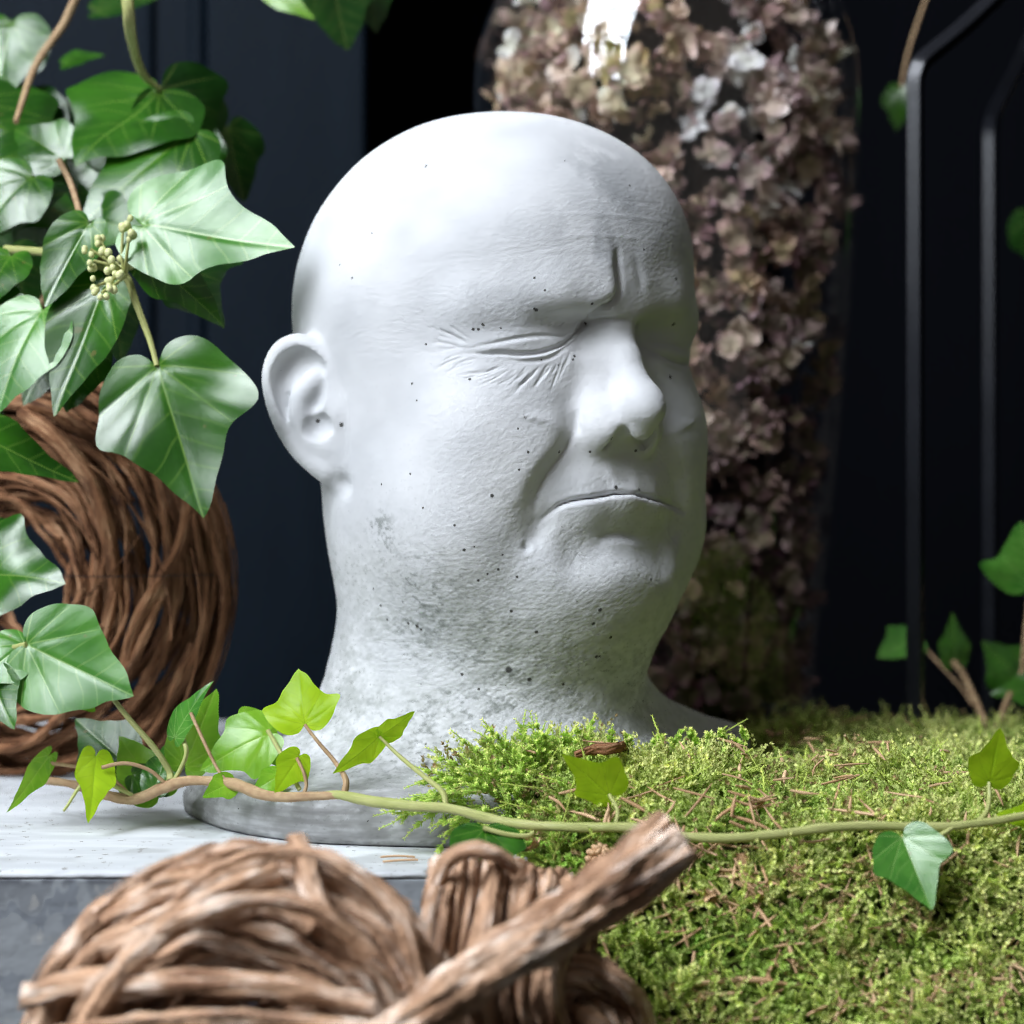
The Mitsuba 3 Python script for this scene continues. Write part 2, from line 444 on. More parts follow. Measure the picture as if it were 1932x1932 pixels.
def split(v, f, pick=None):
    """The picked triangles into four, their neighbours into two or three so that no crack opens."""
    e = np.sort(np.stack([f[:, [0, 1]], f[:, [1, 2]], f[:, [2, 0]]], 1).reshape(-1, 2), axis=1)
    u, inv = np.unique(e, axis=0, return_inverse=True)
    inv = inv.reshape(-1, 3)
    on = np.ones(len(u), bool)
    if pick is not None:
        on[:] = False
        on[inv[pick].ravel()] = True
    new = np.cumsum(on) - 1 + len(v)
    v2 = np.vstack([v, (v[u[on, 0]] + v[u[on, 1]]) / 2])
    k, m = on[inv], new[inv]
    n, out = k.sum(1), [f[k.sum(1) == 0]]
    q, a = f[n == 3], m[n == 3]
    out += [np.stack([q[:, 0], a[:, 0], a[:, 2]], -1), np.stack([a[:, 0], q[:, 1], a[:, 1]], -1), np.stack([a[:, 2], a[:, 1], q[:, 2]], -1), a]
    for r in range(3):
        g = [(r + j) % 3 for j in range(3)]
        s1 = (n == 1) & k[:, r]
        q, a = f[s1][:, g], m[s1][:, r]
        out += [np.stack([q[:, 0], a, q[:, 2]], -1), np.stack([a, q[:, 1], q[:, 2]], -1)]
        s2 = (n == 2) & ~k[:, r]
        q, b, c = f[s2][:, g], m[s2][:, g[1]], m[s2][:, g[2]]
        out += [np.stack([b, q[:, 2], c], -1), np.stack([q[:, 0], q[:, 1], b], -1), np.stack([q[:, 0], b, c], -1)]
    return v2, np.vstack(out)


def vert_normals(v, f):
    n, fn = np.zeros_like(v), np.cross(v[f[:, 1]] - v[f[:, 0]], v[f[:, 2]] - v[f[:, 0]])
    for k in range(3):
        for j in range(3):
            n[:, j] += np.bincount(f[:, k], fn[:, j], len(v))
    return n / np.maximum(np.linalg.norm(n, axis=1, keepdims=True), 1e-12)
HOLES, STAINS = [], []


class Carver:
    """Carves lines into a mesh: each is a run of points on the surface with its own width, depth and raised bank."""

    def __init__(self, v, f):
        self.v, self.f = v, f
        self.find()

    def find(self):
        from scipy.spatial import cKDTree
        w = to_world(self.v)
        self.px = proj(w)
        self.depth = w[:, 1]
        self.tree = cKDTree(self.px)
        self.n = vert_normals(self.v, self.f)
        if (self.n * (self.v - self.v.mean(0))).sum() < 0:
            self.n = -self.n

    def mark(self, u, v):
        near = self.tree.query_ball_point([u, v], 4.0) or self.tree.query([u, v], 12)[1].tolist()
        near = np.array(near)
        front = near[self.depth[near] < self.depth[near].min() + .006]
        k = front[np.argmin(((self.px[front] - [u, v]) ** 2).sum(1))]
        return self.v[k]

    def lay(self, pts, fine=10):
        from scipy.spatial import cKDTree
        q = np.array([self.mark(*p) for p in pts])
        return spline(q, fine)

    def carve(self, pts, w, depth, bank=0., bank_w=.008, side=1, ends=(0., 0.), mirror=False, fine=10, rise=None):
        """w, depth in metres (negative depth raises); bank: height of the raised bank on the side (1 left, -1 right of the run); ends: depth at both ends."""
        line = self.lay(pts, fine)
        self._cut(line, w, depth, bank, bank_w, side, ends, rise)
        if mirror:
            self._cut(line * [-1, 1, 1], max(w, 1.5e-3), depth, bank, bank_w, -side, ends, rise)

    def _cut(self, line, w, depth, bank, bank_w, side, ends, rise):
        from scipy.spatial import cKDTree
        reach = max(3 * w, 3 * bank_w if bank else 0)
        lo, hi = line.min(0) - reach, line.max(0) + reach
        i = np.nonzero(((self.v > lo) & (self.v < hi)).all(1))[0]
        if not len(i):
            return
        t = np.gradient(line, axis=0)
        t /= np.linalg.norm(t, axis=1, keepdims=True) + 1e-12
        dist, k = cKDTree(line).query(self.v[i])
        ok = dist < reach
        i, dist, k = i[ok], dist[ok], k[ok]
        nl = self.n[i[cKDTree(self.v[i]).query(line)[1]]]
        nl = np.stack([np.convolve(np.pad(nl[:, a], 12, mode='edge'), np.ones(25) / 25, 'valid') for a in range(3)], -1)
        nl /= np.linalg.norm(nl, axis=1, keepdims=True)
        agree = np.clip(((self.n[i] * nl[k]).sum(1) - .25) / .4, 0, 1)
        off = self.v[i] - line[k]
        along = (off * t[k]).sum(1)
        off -= along[:, None] * t[k]
        dist = np.linalg.norm(off, axis=1)
        over = np.abs(along) * ((k == 0) | (k == len(line) - 1))
        s = k / (len(line) - 1)
        if bank:                                           # far from the line, its ends fade in smoothly
            dm = np.sqrt(((self.v[i][:, None] - line[None]) ** 2).sum(-1))
            wt = np.exp(-(dm - dm.min(1, keepdims=True)) / (.12 * bank_w))
            s = (wt * np.arange(len(line))).sum(1) / wt.sum(1) / (len(line) - 1)
        env = np.minimum(1, ends[0] + (1 - ends[0]) * np.clip(s / .3, 0, 1)) * np.minimum(1, ends[1] + (1 - ends[1]) * np.clip((1 - s) / .3, 0, 1))
        env = env * env * (3 - 2 * env) * np.exp(-(over / max(w, .8 * bank_w if bank else 0)) ** 2)
        move = -depth * np.exp(-(dist / w) ** 2)
        if bank:
            sd = (np.cross(nl[k], t[k]) * off).sum(1) * side
            x = np.maximum(sd, 0) / bank_w
            move = move + bank * np.where(sd > 0, 1 - np.exp(-(sd / (rise or w * .8)) ** 2), 0) * np.exp(-x * x)
        self.v[i] += self.n[i] * (move * env * agree)[:, None]


def build_head():
    rng = np.random.default_rng(5)
    v, f = surface_net(head_sdf, (-.165, -.165, -.150), (.165, .140, .205), .0022)
    v = snap(head_sdf, v, 2)
    c = v[f].mean(1)
    v, f = split(v, f, (c[:, 1] * .8 + c[:, 0] * .6 > .02) & (c[:, 2] > -.07) & (c[:, 2] < .15) & (c[:, 0] > -.05))
    v = snap(head_sdf, v, 1)
    c = v[f].mean(1)
    v, f = split(v, f, (c[:, 1] > .045) & (c[:, 1] < .096) & (c[:, 2] > .057) & (c[:, 2] < .10) & (c[:, 0] > .009) & (c[:, 0] < .075))
    k = Carver(v, f)
    P = lambda *pts: [(780 + a / 2.542, 420 + b / 2.542) for a, b in pts]
    mm = .001
    # ---- folds
    k.carve(P((752, 850), (764, 905), (768, 955), (762, 1020), (730, 1085), (690, 1140), (640, 1210), (605, 1280), (588, 1350), (588, 1420), (594, 1490)), 1.6 * mm, 1.0 * mm, 6.2 * mm, 18 * mm, -1, (0, 0), True, rise=7.5 * mm)
    k.carve(P((640, 1405), (605, 1450), (580, 1500), (550, 1560)), 4.5 * mm, 2.4 * mm, 0, 0, 1, (.6, 0), True)
    k.find()
    # frown
    k.carve(P((972, 100), (977, 145), (983, 200), (990, 270), (980, 335), (945, 385), (890, 415), (835, 455)), 1.7 * mm, 2.3 * mm, 3.0 * mm, 13 * mm, -1, (0, .3), rise=3.5 * mm)
    k.carve(P((1045, 150), (1078, 215), (1090, 290), (1108, 345)), 2.2 * mm, .45 * mm, .6 * mm, 10 * mm, 1, (0, 0))
    k.carve(P((815, 480), (880, 466), (950, 457), (1020, 458), (1062, 482)), 1.5 * mm, 1.5 * mm, .8 * mm, 5 * mm, 1, (.2, .2))
    for j in range(3):
        k.carve(P((850 + 10 * j, 490 + 17 * j), (940, 478 + 14 * j), (1040, 490 + 16 * j)), .8 * mm, (.45 - .12 * j) * mm)
        k.carve(P((850 + 12 * j, 440 - 14 * j), (930, 430 - 17 * j), (1010, 425 - 20 * j)), .8 * mm, .4 * mm)
    k.find()
    # eyes: lid fold, lash line, lower fold
    k.carve(P((275, 612), (345, 600), (430, 588), (510, 575), (600, 560), (690, 562), (760, 540)), 2.6 * mm, -.6 * mm, 0, 0, 1, (.2, .2), True)
    k.carve(P((230, 612), (330, 592), (420, 570), (500, 553), (570, 544), (640, 544), (720, 546), (790, 503)), 1.0 * mm, .9 * mm, .4 * mm, 5 * mm, 1, (.1, .3), True)
    k.carve(P((260, 622), (340, 630), (420, 626), (500, 632), (580, 628), (650, 610), (720, 580), (780, 535), (820, 500)), .95 * mm, 2.2 * mm, 0, 0, 1, (.2, .6), True)
    k.carve(P((430, 652), (520, 664), (600, 660), (670, 640), (740, 595), (800, 545)), 1.0 * mm, .8 * mm, .6 * mm, 3 * mm, 1, (0, .5), True)
    k.carve(P((800, 515), (812, 500), (822, 488)), 2.2 * mm, 2.2 * mm, 0, 0, 1, (1, 1), True)
    k.find()
    # mouth
    k.carve(P((655, 1388), (700, 1360), (770, 1335), (850, 1316), (930, 1304), (1000, 1304), (1100, 1311), (1180, 1330), (1240, 1355), (1290, 1385)), 1.05 * mm, 3.6 * mm, 2.2 * mm, 7 * mm, -1, (.35, .35))
    k.carve(P((880, 1535), (920, 1510), (980, 1500), (1060, 1504), (1130, 1525)), 2.6 * mm, 1.5 * mm, 1.6 * mm, 9 * mm, -1, (0, 0))
    k.carve(P((790, 890), (780, 960), (800, 1020)), 1.5 * mm, 1.3 * mm, 0, 0, 1, (.2, .2), True)
    k.find()
    # wrinkles: crow's feet, the fan under the eye, brow, forehead, lips
    fine = [((50, 495), (160, 525), (270, 580)), ((90, 530), (180, 555), (270, 590)), ((95, 608), (190, 602), (285, 598)), ((125, 668), (195, 640), (280, 624)), ((95, 705), (170, 668), (250, 640)), ((160, 480), (230, 530), (300, 575)), ((60, 560), (160, 580), (250, 600)), ((120, 515), (200, 548), (290, 592)), ((180, 700), (240, 668), (330, 650)), ((20, 610), (110, 618), (180, 612)), ((140, 730), (215, 690), (300, 668))]
    for a in fine:
        k.carve(P(*a), rng.uniform(.5, .8) * mm, rng.uniform(.25, .5) * mm, .08 * mm, 2.5 * mm)
    for j in range(40):
        t = rng.uniform(0, 1)
        a0, b0 = 430 + 330 * t, 672 + 14 * math.sin(PI * t) - 70 * t ** 3
        ang = math.radians(158 - 55 * t + rng.uniform(-8, 8))
        ln = rng.uniform(60, 230) * (.55 + .6 * math.sin(PI * min(1, .25 + t * .75)))
        s0 = rng.uniform(0, 90)
        q = [(a0 + r * math.cos(ang + .0006 * r), b0 + r * math.sin(ang + .0006 * r)) for r in (s0, s0 + ln * .5, s0 + ln)]
        k.carve(P(*q), rng.uniform(.38, .70) * mm, rng.uniform(.10, .46) * mm, .06 * mm, 2 * mm)
    for j in range(12):
        t = j / 11
        a0, b0 = 640 + 180 * t, 440 + 30 * math.sin(3 * t)
        ang = math.radians(165 - 60 * t + rng.uniform(-8, 8))
        ln = rng.uniform(40, 100)
        k.carve(P((a0, b0), (a0 - ln * .5 * math.cos(ang + 3.3), b0 + ln * .4 * math.sin(ang)), (a0 + ln * math.cos(ang), b0 + ln * .6 * math.sin(ang) + 10)), .7 * mm, rng.uniform(.2, .45) * mm)
    for q, h in ((((560, 92), (720, 66), (900, 62), (1050, 82), (1200, 135)), -.22), (((500, 190), (700, 130), (900, 128), (1100, 150)), -.12), (((640, -30), (860, -45), (1080, -25), (1240, 10)), -.22), (((700, -110), (900, -115), (1100, -95), (1220, -70)), .12)):
        k.carve(P(*q), .8 * mm, h * mm)
    for j in range(26):
        t = j / 25
        a0 = 720 + 480 * t
        b0 = 1350 - 34 * math.sin(PI * min(1, t * 1.25))
        k.carve(P((a0, b0 + 4), (a0 + rng.uniform(-6, 6) - 10 * (t < .3), b0 + rng.uniform(35, 60))), .55 * mm, rng.uniform(.15, .35) * mm, fine=6)
        k.carve(P((a0, b0 - 34), (a0 + rng.uniform(-4, 4), b0 - rng.uniform(55, 75))), .5 * mm, rng.uniform(.08, .2) * mm, fine=6)
    for j in range(60):                                    # skin creases on the jowl and chin
        a0, b0 = rng.uniform(440, 720), rng.uniform(1100, 1420)
        if j > 25:
            a0, b0 = rng.uniform(560, 1000), rng.uniform(1440, 1680)
        ln, ang = rng.uniform(14, 42), math.radians(rng.normal(155 if j <= 25 else 140, 16))
        k.carve(P((a0, b0), (a0 + ln * math.cos(ang), b0 + ln * math.sin(ang))), .6 * mm, rng.uniform(.12, .32) * mm, fine=6)
    # casting holes: a few hollows; HOLES paints dirt and inner shade into the colour
    Q = lambda x, y: (480 + x * .4865, 560 + y * .4865)
    k.carve([(648, 914), (652, 918)], 4.5 * mm, 3.0 * mm, 0, 0, 1, (1, 1), fine=4)
    big = ((545, 1562, 1.6, 2.2), (540, 1540, 2.0, 1.0), (815, 492, 1.2, 1.2))
    for a, b, w_, d_ in big:
        k.carve(P((a - 1.5, b), (a + 1.5, b)), w_ * mm, d_ * mm, 0, 0, 1, (1, 1), fine=4)
    pits = [Q(*q) + (r,) for *q, r in ((850, 125, .7), (868, 126, .65), (955, 123, .45), (1092, 52, .8), (665, 188, .5), (610, 340, .55), (632, 400, .45), (605, 690, .5), (655, 823, .5), (778, 888, .55), (815, 986, .7), (245, 485, .9), (340, 498, 1.0), (1027, 675, .5), (1183, 597, .65), (1065, 604, .6), (1018, 516, .45), (1300, 598, .6),
            (1480, 598, .7), (1402, 740, .9), (1490, 750, .6), (920, 770, .8), (993, 1217, .7), (1340, 1218, .9), (868, 1100, .6), (905, 1075, .5), (1020, 1085, .6), (1615, 313, .9), (1627, 108, .9), (1240, 228, .65), (1238, 242, .6), (1282, 107, .9), (1310, 28, .65), (1345, 30, .75), (835, 318, .7), (960, 1000, .45), (850, 970, .4), (490, 730, .5), (465, 1135, .55), (515, 1255, .6), (1385, 548, .9), (1115, 245, .45), (1180, 262, .4))]
    pits += [(978, 1252, .0), (958, 1262, 1.5), (1000, 1280, 1.0), (1152, 1202, .8), (1118, 1178, .8), (1012, 1192, .8), (788, 1180, 1.0), (794, 1188, .7), (720, 1142, .6), (1210, 1270, .8), (1230, 1236, .7), (1375, 1230, .7), (940, 1076, .6), (1345, 1086, .7), (1138, 1385, .7), (770, 1175, .7), (870, 1275, .7), (905, 1300, .6), (1060, 1290, .7), (1130, 1240, .6), (640, 500, .4), (700, 440, .4), (1008, 582, .6), (1028, 548, .5), (1010, 525, .5), (1215, 470, .5), (1190, 350, .5), (1270, 372, .45)]
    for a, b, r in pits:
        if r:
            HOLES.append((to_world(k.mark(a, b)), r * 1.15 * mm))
    for a, b, r in ((800, 1120, .030), (870, 1200, .034), (780, 1210, .024), (930, 1340, .045), (720, 1010, .018), (1050, 1400, .05), (760, 1400, .05)):
        STAINS.append((to_world(k.mark(a, b)), r))
    k.find()
    # uneven cast surface: smooth on the skull, rougher down the neck and on the plate
    q = k.v
    low = meshkit.fbm(q * 45, 3, 3) - .5
    mid = meshkit.fbm(q * 160, 3, 9) - .5
    fine = meshkit.fbm(q * 520, 2, 21) - .5
    neck = np.clip((-.02 - q[:, 2]) / .07, 0, 1)
    face = np.exp(-((q[:, 2] - .03) / .07) ** 2) * np.clip((q[:, 1] - .03) / .04, 0, 1)
    move = low * (.7 + 1.4 * neck) * mm + mid * (.14 + .10 * face + .55 * neck) * mm + fine * (.08 + .16 * face + .15 * neck) * mm
    k.v += k.n * move[:, None]
    return k.v, k.f
# ---------------------------------------------------------------- mesh helpers
def tube(pts, rad, sides=8, fine=6, cap_ends=True, seed=0, rough=0.):
    """A round stem along a smooth curve: (vertices, faces, uv) with u the length in metres and v once round."""
    pts = np.asarray(pts, float)
    rad = np.broadcast_to(np.asarray(rad, float), (len(pts),))
    q = spline(np.hstack([pts, rad[:, None]]), fine) if fine > 1 else np.hstack([pts, rad[:, None]])
    p, r = q[:, :3], np.maximum(q[:, 3], 1e-5)
    t = np.gradient(p, axis=0)
    t /= np.linalg.norm(t, axis=1, keepdims=True) + 1e-12
    a = np.cross(t[0], [.31, .52, .8])
    a /= np.linalg.norm(a)
    fr = []
    for k in range(len(p)):
        a = a - t[k] * (a @ t[k])
        a /= np.linalg.norm(a) + 1e-12
        fr.append(a)
    A = np.array(fr)
    B = np.cross(t, A)
    s = np.r_[0, np.cumsum(np.linalg.norm(np.diff(p, axis=0), axis=1))]
    ang = np.arange(sides + 1) * 2 * PI / sides
    R = r[:, None] * np.ones(sides + 1)
    if rough:
        ring = np.stack([np.cos(ang) * 2 + 9, np.sin(ang) * 2 + 9], -1)
        pts3 = np.stack([np.broadcast_to(ring[None, :, 0], R.shape), np.broadcast_to(ring[None, :, 1], R.shape), np.broadcast_to((s / np.mean(r) * .22)[:, None], R.shape)], -1)
        R = R * (1 + rough * (meshkit.fbm(pts3, 3, seed) - .5) * 2 + rough * .7 * (meshkit.noise(pts3 * [1.7, 1.7, 4.5], seed + 5) - .5))
        gap = 7 + 9 * ((seed * .618) % 1)                    # nodes along the vine
        R = R * (1 + .5 * rough * np.exp(-(((s / np.mean(r) + seed * 3.1) % (gap * 2) - gap) / 1.3) ** 2))[:, None]
    v = p[:, None] + R[:, :, None] * (np.cos(ang)[None, :, None] * A[:, None] + np.sin(ang)[None, :, None] * B[:, None])
    uv = np.stack([np.broadcast_to(s[:, None], R.shape) + seed * .37, np.broadcast_to(ang[None] / (2 * PI), R.shape)], -1)
    n, m = len(p), sides + 1
    i, j = np.meshgrid(np.arange(n - 1), np.arange(sides), indexing='ij')
    f = np.stack([i * m + j, i * m + j + 1, (i + 1) * m + j + 1, (i + 1) * m + j], -1).reshape(-1, 4)
    f = np.vstack([f[:, [0, 1, 2]], f[:, [0, 2, 3]]])
    v, uv = v.reshape(-1, 3), uv.reshape(-1, 2)
    if cap_ends:
        for e, flip in ((0, True), (n - 1, False)):
            c = len(v)
            ring = v[e * m:(e + 1) * m]
            v = np.vstack([v, ring, p[e]])
            uv = np.vstack([uv, uv[e * m:(e + 1) * m], uv[e * m]])
            j = np.arange(sides)
            tri = np.stack([c + j, c + j + 1, np.full(sides, c + m)], -1)
            f = np.vstack([f, tri[:, ::-1] if flip else tri])
    return v, f, uv


def join(parts):
    v, f, uv, k = [], [], [], 0
    for a in parts:
        v.append(a[0]); f.append(a[1] + k); uv.append(a[2]); k += len(a[0])
    return np.vstack(v), np.vstack(f), np.vstack(uv)


def put_uv(name, m, bsdf, parent, **kw):
    return put(name, (m[0], m[1]), bsdf, parent, True, uv=m[2], **kw)


def rbox(lo, hi, r=.004):
    """A box with rounded edges."""
    import manifold3d as m3
    lo, hi = np.asarray(lo, float) + r, np.asarray(hi, float) - r
    sp = m3.Manifold.sphere(r, 12)
    m = m3.Manifold.batch_hull([sp.translate([a, b, c]) for a in (lo[0], hi[0]) for b in (lo[1], hi[1]) for c in (lo[2], hi[2])])
    q = m.to_mesh()
    return trimesh.Trimesh(q.vert_properties[:, :3], q.tri_verts, process=False)


# ---------------------------------------------------------------- the window that lights the place, and the setting
def build_setting():
    k = thing('window', 'tall bright window lighting the ledge from the left', None, kind='structure')
    c = np.array([0.02, .98, .16]) + WIN_DIR * WIN_DIST
    tw = T().look_at(c.tolist(), [0.02, .98, .16], [0, 0, 1])
    scene[f'{k}__pane'] = {'type': 'rectangle', 'to_world': tw @ T().scale([WIN_W / 2, WIN_H / 2, 1]), 'bsdf': {'type': 'ref', 'id': 'black_wall'},
                           'emitter': {'type': 'area', 'sampling_weight': 3.0, 'radiance': {'type': 'rgb', 'value': list(WIN_L)}}}
    fr = []
    for x0, x1, y0, y1 in ((-WIN_W / 2 - .07, -WIN_W / 2, -WIN_H / 2 - .07, WIN_H / 2 + .07), (WIN_W / 2, WIN_W / 2 + .07, -WIN_H / 2 - .07, WIN_H / 2 + .07), (-WIN_W / 2, WIN_W / 2, WIN_H / 2, WIN_H / 2 + .07), (-WIN_W / 2, WIN_W / 2, -WIN_H / 2 - .07, -WIN_H / 2)):
        b = trimesh.creation.box(bounds=[[x0, y0, -.04], [x1, y1, .03]])
        fr.append(b)
    for x0, x1, y0, y1 in ((-.02, .02, -WIN_H / 2, WIN_H / 2), (-WIN_W / 2, WIN_W / 2, -.25, -.21), (-WIN_W / 2, WIN_W / 2, .27, .31)):  # glazing bars added to divide the window's reflection in the dome
        fr.append(trimesh.creation.box(bounds=[[x0, y0, .004 + .002 * (x0 > -.1)], [x1, y1, .028 + .002 * (x0 > -.1)]]))
    fm = trimesh.util.concatenate(fr)
    fm.apply_transform(np.array(tw.matrix))
    put('frame', fm, 'black_metal', k)
    # added unseen leafy plant: breaks up the window's reflection in the dome
    w = thing('added_window_plant', 'added unseen leafy plant breaking up the window reflection in the glass dome', 'plant')
    rg = np.random.default_rng(31)
    Mw = np.array(tw.matrix)
    Pw = lambda x, y, z=.12: (Mw @ [x, y, z, 1])[:3]
    for q in range(26):
        x, y = rg.uniform(-.5, .5), -WIN_H / 2 + .05 + .62 * rg.uniform() ** 1.5 * (1.15 - abs(q % 5 - 2) * .2)
        a = rg.uniform(-1.2, 1.2)
        L = rg.uniform(.14, .24)
        z = rg.uniform(.06, .2)
        m = leaf_mesh(Pw(x, y, z), Pw(x + L * math.sin(a), y + L * math.cos(a), z + .03), WIN_DIR * -1, .8, .5, n=14, rings=4, seed=q)
        put_uv('leaf', m, 'leaf_deep', w)
        put_uv('stalk', tube([Pw(.1 * x, -WIN_H / 2 - .06, .12), Pw(.6 * x, (y - WIN_H / 2) / 2, .13), Pw(x, y, z)], .004, 5, 3), 'stalk_green', w)
    scene['room_light'] = {'type': 'constant', 'radiance': {'type': 'rgb', 'value': list(AMBIENT)}}
    # ledge: a pale worn slab on a dark stained stone front
    k = thing('stone_ledge', 'long ledge with a pale worn grey top and dark stained front', 'ledge')
    xs = np.linspace(-.75, .50, 800)
    prof = np.array([(1.44, 0), (1.0, 0), (.90, 0), (.8440, 0), (.8418, -.0001), (.8402, -.0005), (.8391, -.0012), (.8386, -.0021), (.8387, -.0030), (.8394, -.0037), (.8420, -.0038), (1.44, -.0038)])
    q = np.stack([np.repeat(xs[:, None], len(prof), 1), np.repeat(prof[None, :, 0], len(xs), 0), np.repeat(prof[None, :, 1], len(xs), 0)], -1)
    chip = (meshkit.fbm(q * [40, 40, 40], 3, 6) - .5) * .0014 + np.minimum(meshkit.fbm(q * [130, 130, 130], 2, 9) - .56, 0) * -.004 * (meshkit.fbm(q * 30, 2, 3) > .55)
    edge = np.exp(-((q[..., 1] - .839) / .0028) ** 2)
    q[..., 1] += np.maximum(chip, -.0004) * edge
    q[..., 2] -= np.abs(chip) * .35 * edge
    n1, n2 = len(xs), len(prof)
    i, j = np.meshgrid(np.arange(n1 - 1), np.arange(n2), indexing='ij')
    f = np.stack([i * n2 + j, (i + 1) * n2 + j, (i + 1) * n2 + (j + 1) % n2, i * n2 + (j + 1) % n2], -1).reshape(-1, 4)
    put('top', (q.reshape(-1, 3), f[:, ::-1]), 'pale_slab', k, 50)
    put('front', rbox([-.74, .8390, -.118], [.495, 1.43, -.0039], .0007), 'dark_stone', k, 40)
    scene['ground'] = mikit.ply(trimesh.creation.box(bounds=[[-3, -.6, -.14], [3, 3, -.119]]), 'black_wall')
    labels['ground'] = {'kind': 'structure', 'label': 'dark floor under the ledge'}
    scene['back_wall'] = mikit.ply(trimesh.creation.box(bounds=[[-1.6, 2.15, -.12], [2.4, 2.2, 1.9]]), 'black_wall')
    labels['back_wall'] = {'kind': 'structure', 'label': 'black back wall'}
    scene['side_wall'] = mikit.ply(trimesh.creation.box(bounds=[[1.35, .2, -.12], [1.4, 2.15, 1.9]]), 'black_wall')
    labels['side_wall'] = {'kind': 'structure', 'label': 'black side wall on the right'}
    # dark blue panelled door on the left
    k = thing('panelled_door', 'dark navy painted panelled door behind the ivy and the head', 'door')
    D = 1.62
    X = lambda u: (u - 966) / FPX * D
    put('stile', rbox([X(388), D, -.117], [X(690), D + .035, 1.25], .004), 'navy_paint', k, 40)
    put('moulding', rbox([X(352), D + .006, -.05], [X(386), D + .03, 1.2], .006), 'navy_paint', k, 40)
    put('panel', rbox([X(-260), D + .022, -.05], [X(352), D + .034, 1.2], .002), 'navy_paint', k, 40)
    put('rail', rbox([X(-260), D, -.117], [X(387), D + .035, -.052], .004), 'navy_paint', k, 40)
    put('bead', rbox([X(262), D + .014, -.05], [X(278), D + .024, 1.2], .004), 'navy_paint', k, 40)
    put('stile', rbox([X(-480), D, -.117], [X(-261), D + .035, 1.25], .004), 'navy_paint', k, 40)


# ---------------------------------------------------------------- moss
MOSS_D = np.array([.755, .785, .808, .822, .835, .850, .870, .890, .910, .950, 1.0, 1.06, 1.2, 1.32])
MOSS_Z = np.array([-.118, -.075, -.035, -.012, .004, .011, .019, .024, .027, .028, .025, .016, .012, .008])
MOSS_EDGE_D = np.array([.70, .80, .835, .865, .895, .915, .935, .960, .985, 1.02, 1.06, 1.10])
MOSS_EDGE_X = np.array([.045, .030, .018, .008, -.006, -.026, -.036, -.022, .010, .10, .132, .135])


def moss_height(x, d):
    edge = x - np.interp(d, MOSS_EDGE_D, MOSS_EDGE_X)
    t = np.clip(edge / .035, 0, 1)
    t = np.sqrt(t * (2 - t))
    p = np.stack([x * 22, d * 22, 0 * x], -1)
    bump = (meshkit.fbm(p, 3, 4) - .5) * .020 + (meshkit.fbm(p * 3.2, 2, 8) - .5) * .011
    z0 = np.interp(d, MOSS_D, MOSS_Z)
    k = np.clip((x - .055) / .07, 0, 1)
    z = z0 + (np.minimum(z0, np.interp(d, [.88, .92, 1.0, 1.1, 1.2, 1.32], [.016, .016, .013, .012, .010, .006])) - z0) * k * k * (3 - 2 * k) + bump * (1 - .35 * k)
    floor = np.interp(d, [.755, .800, .826, .834, .845], [-.118, -.080, -.030, -.004, .001])
    return floor + (z - floor) * t, edge


def moss_frame(x, d):
    e = .002
    z, _ = moss_height(x, d)
    zx = (moss_height(x + e, d)[0] - z) / e
    zd = (moss_height(x, d + e)[0] - z) / e
    n = np.stack([-zx, -zd, np.ones_like(z)], -1)
    n /= np.linalg.norm(n, axis=-1, keepdims=True)
    return np.stack([x, d, z], -1), n


def on_moss(u, v, lift=.006):
    """The point of the mossy ground seen at (u, v), a little above the mat."""
    d = np.linspace(.76, 1.3, 1200)
    q = np.stack([(u - 966) / FPX * d, d, CAM_H - (v - 966) / FPX * d], -1)
    z, e = moss_height(q[:, 0], d)
    hit = np.nonzero(q[:, 2] < z + lift)[0]
    return q[hit[0]] if len(hit) else q[-1]


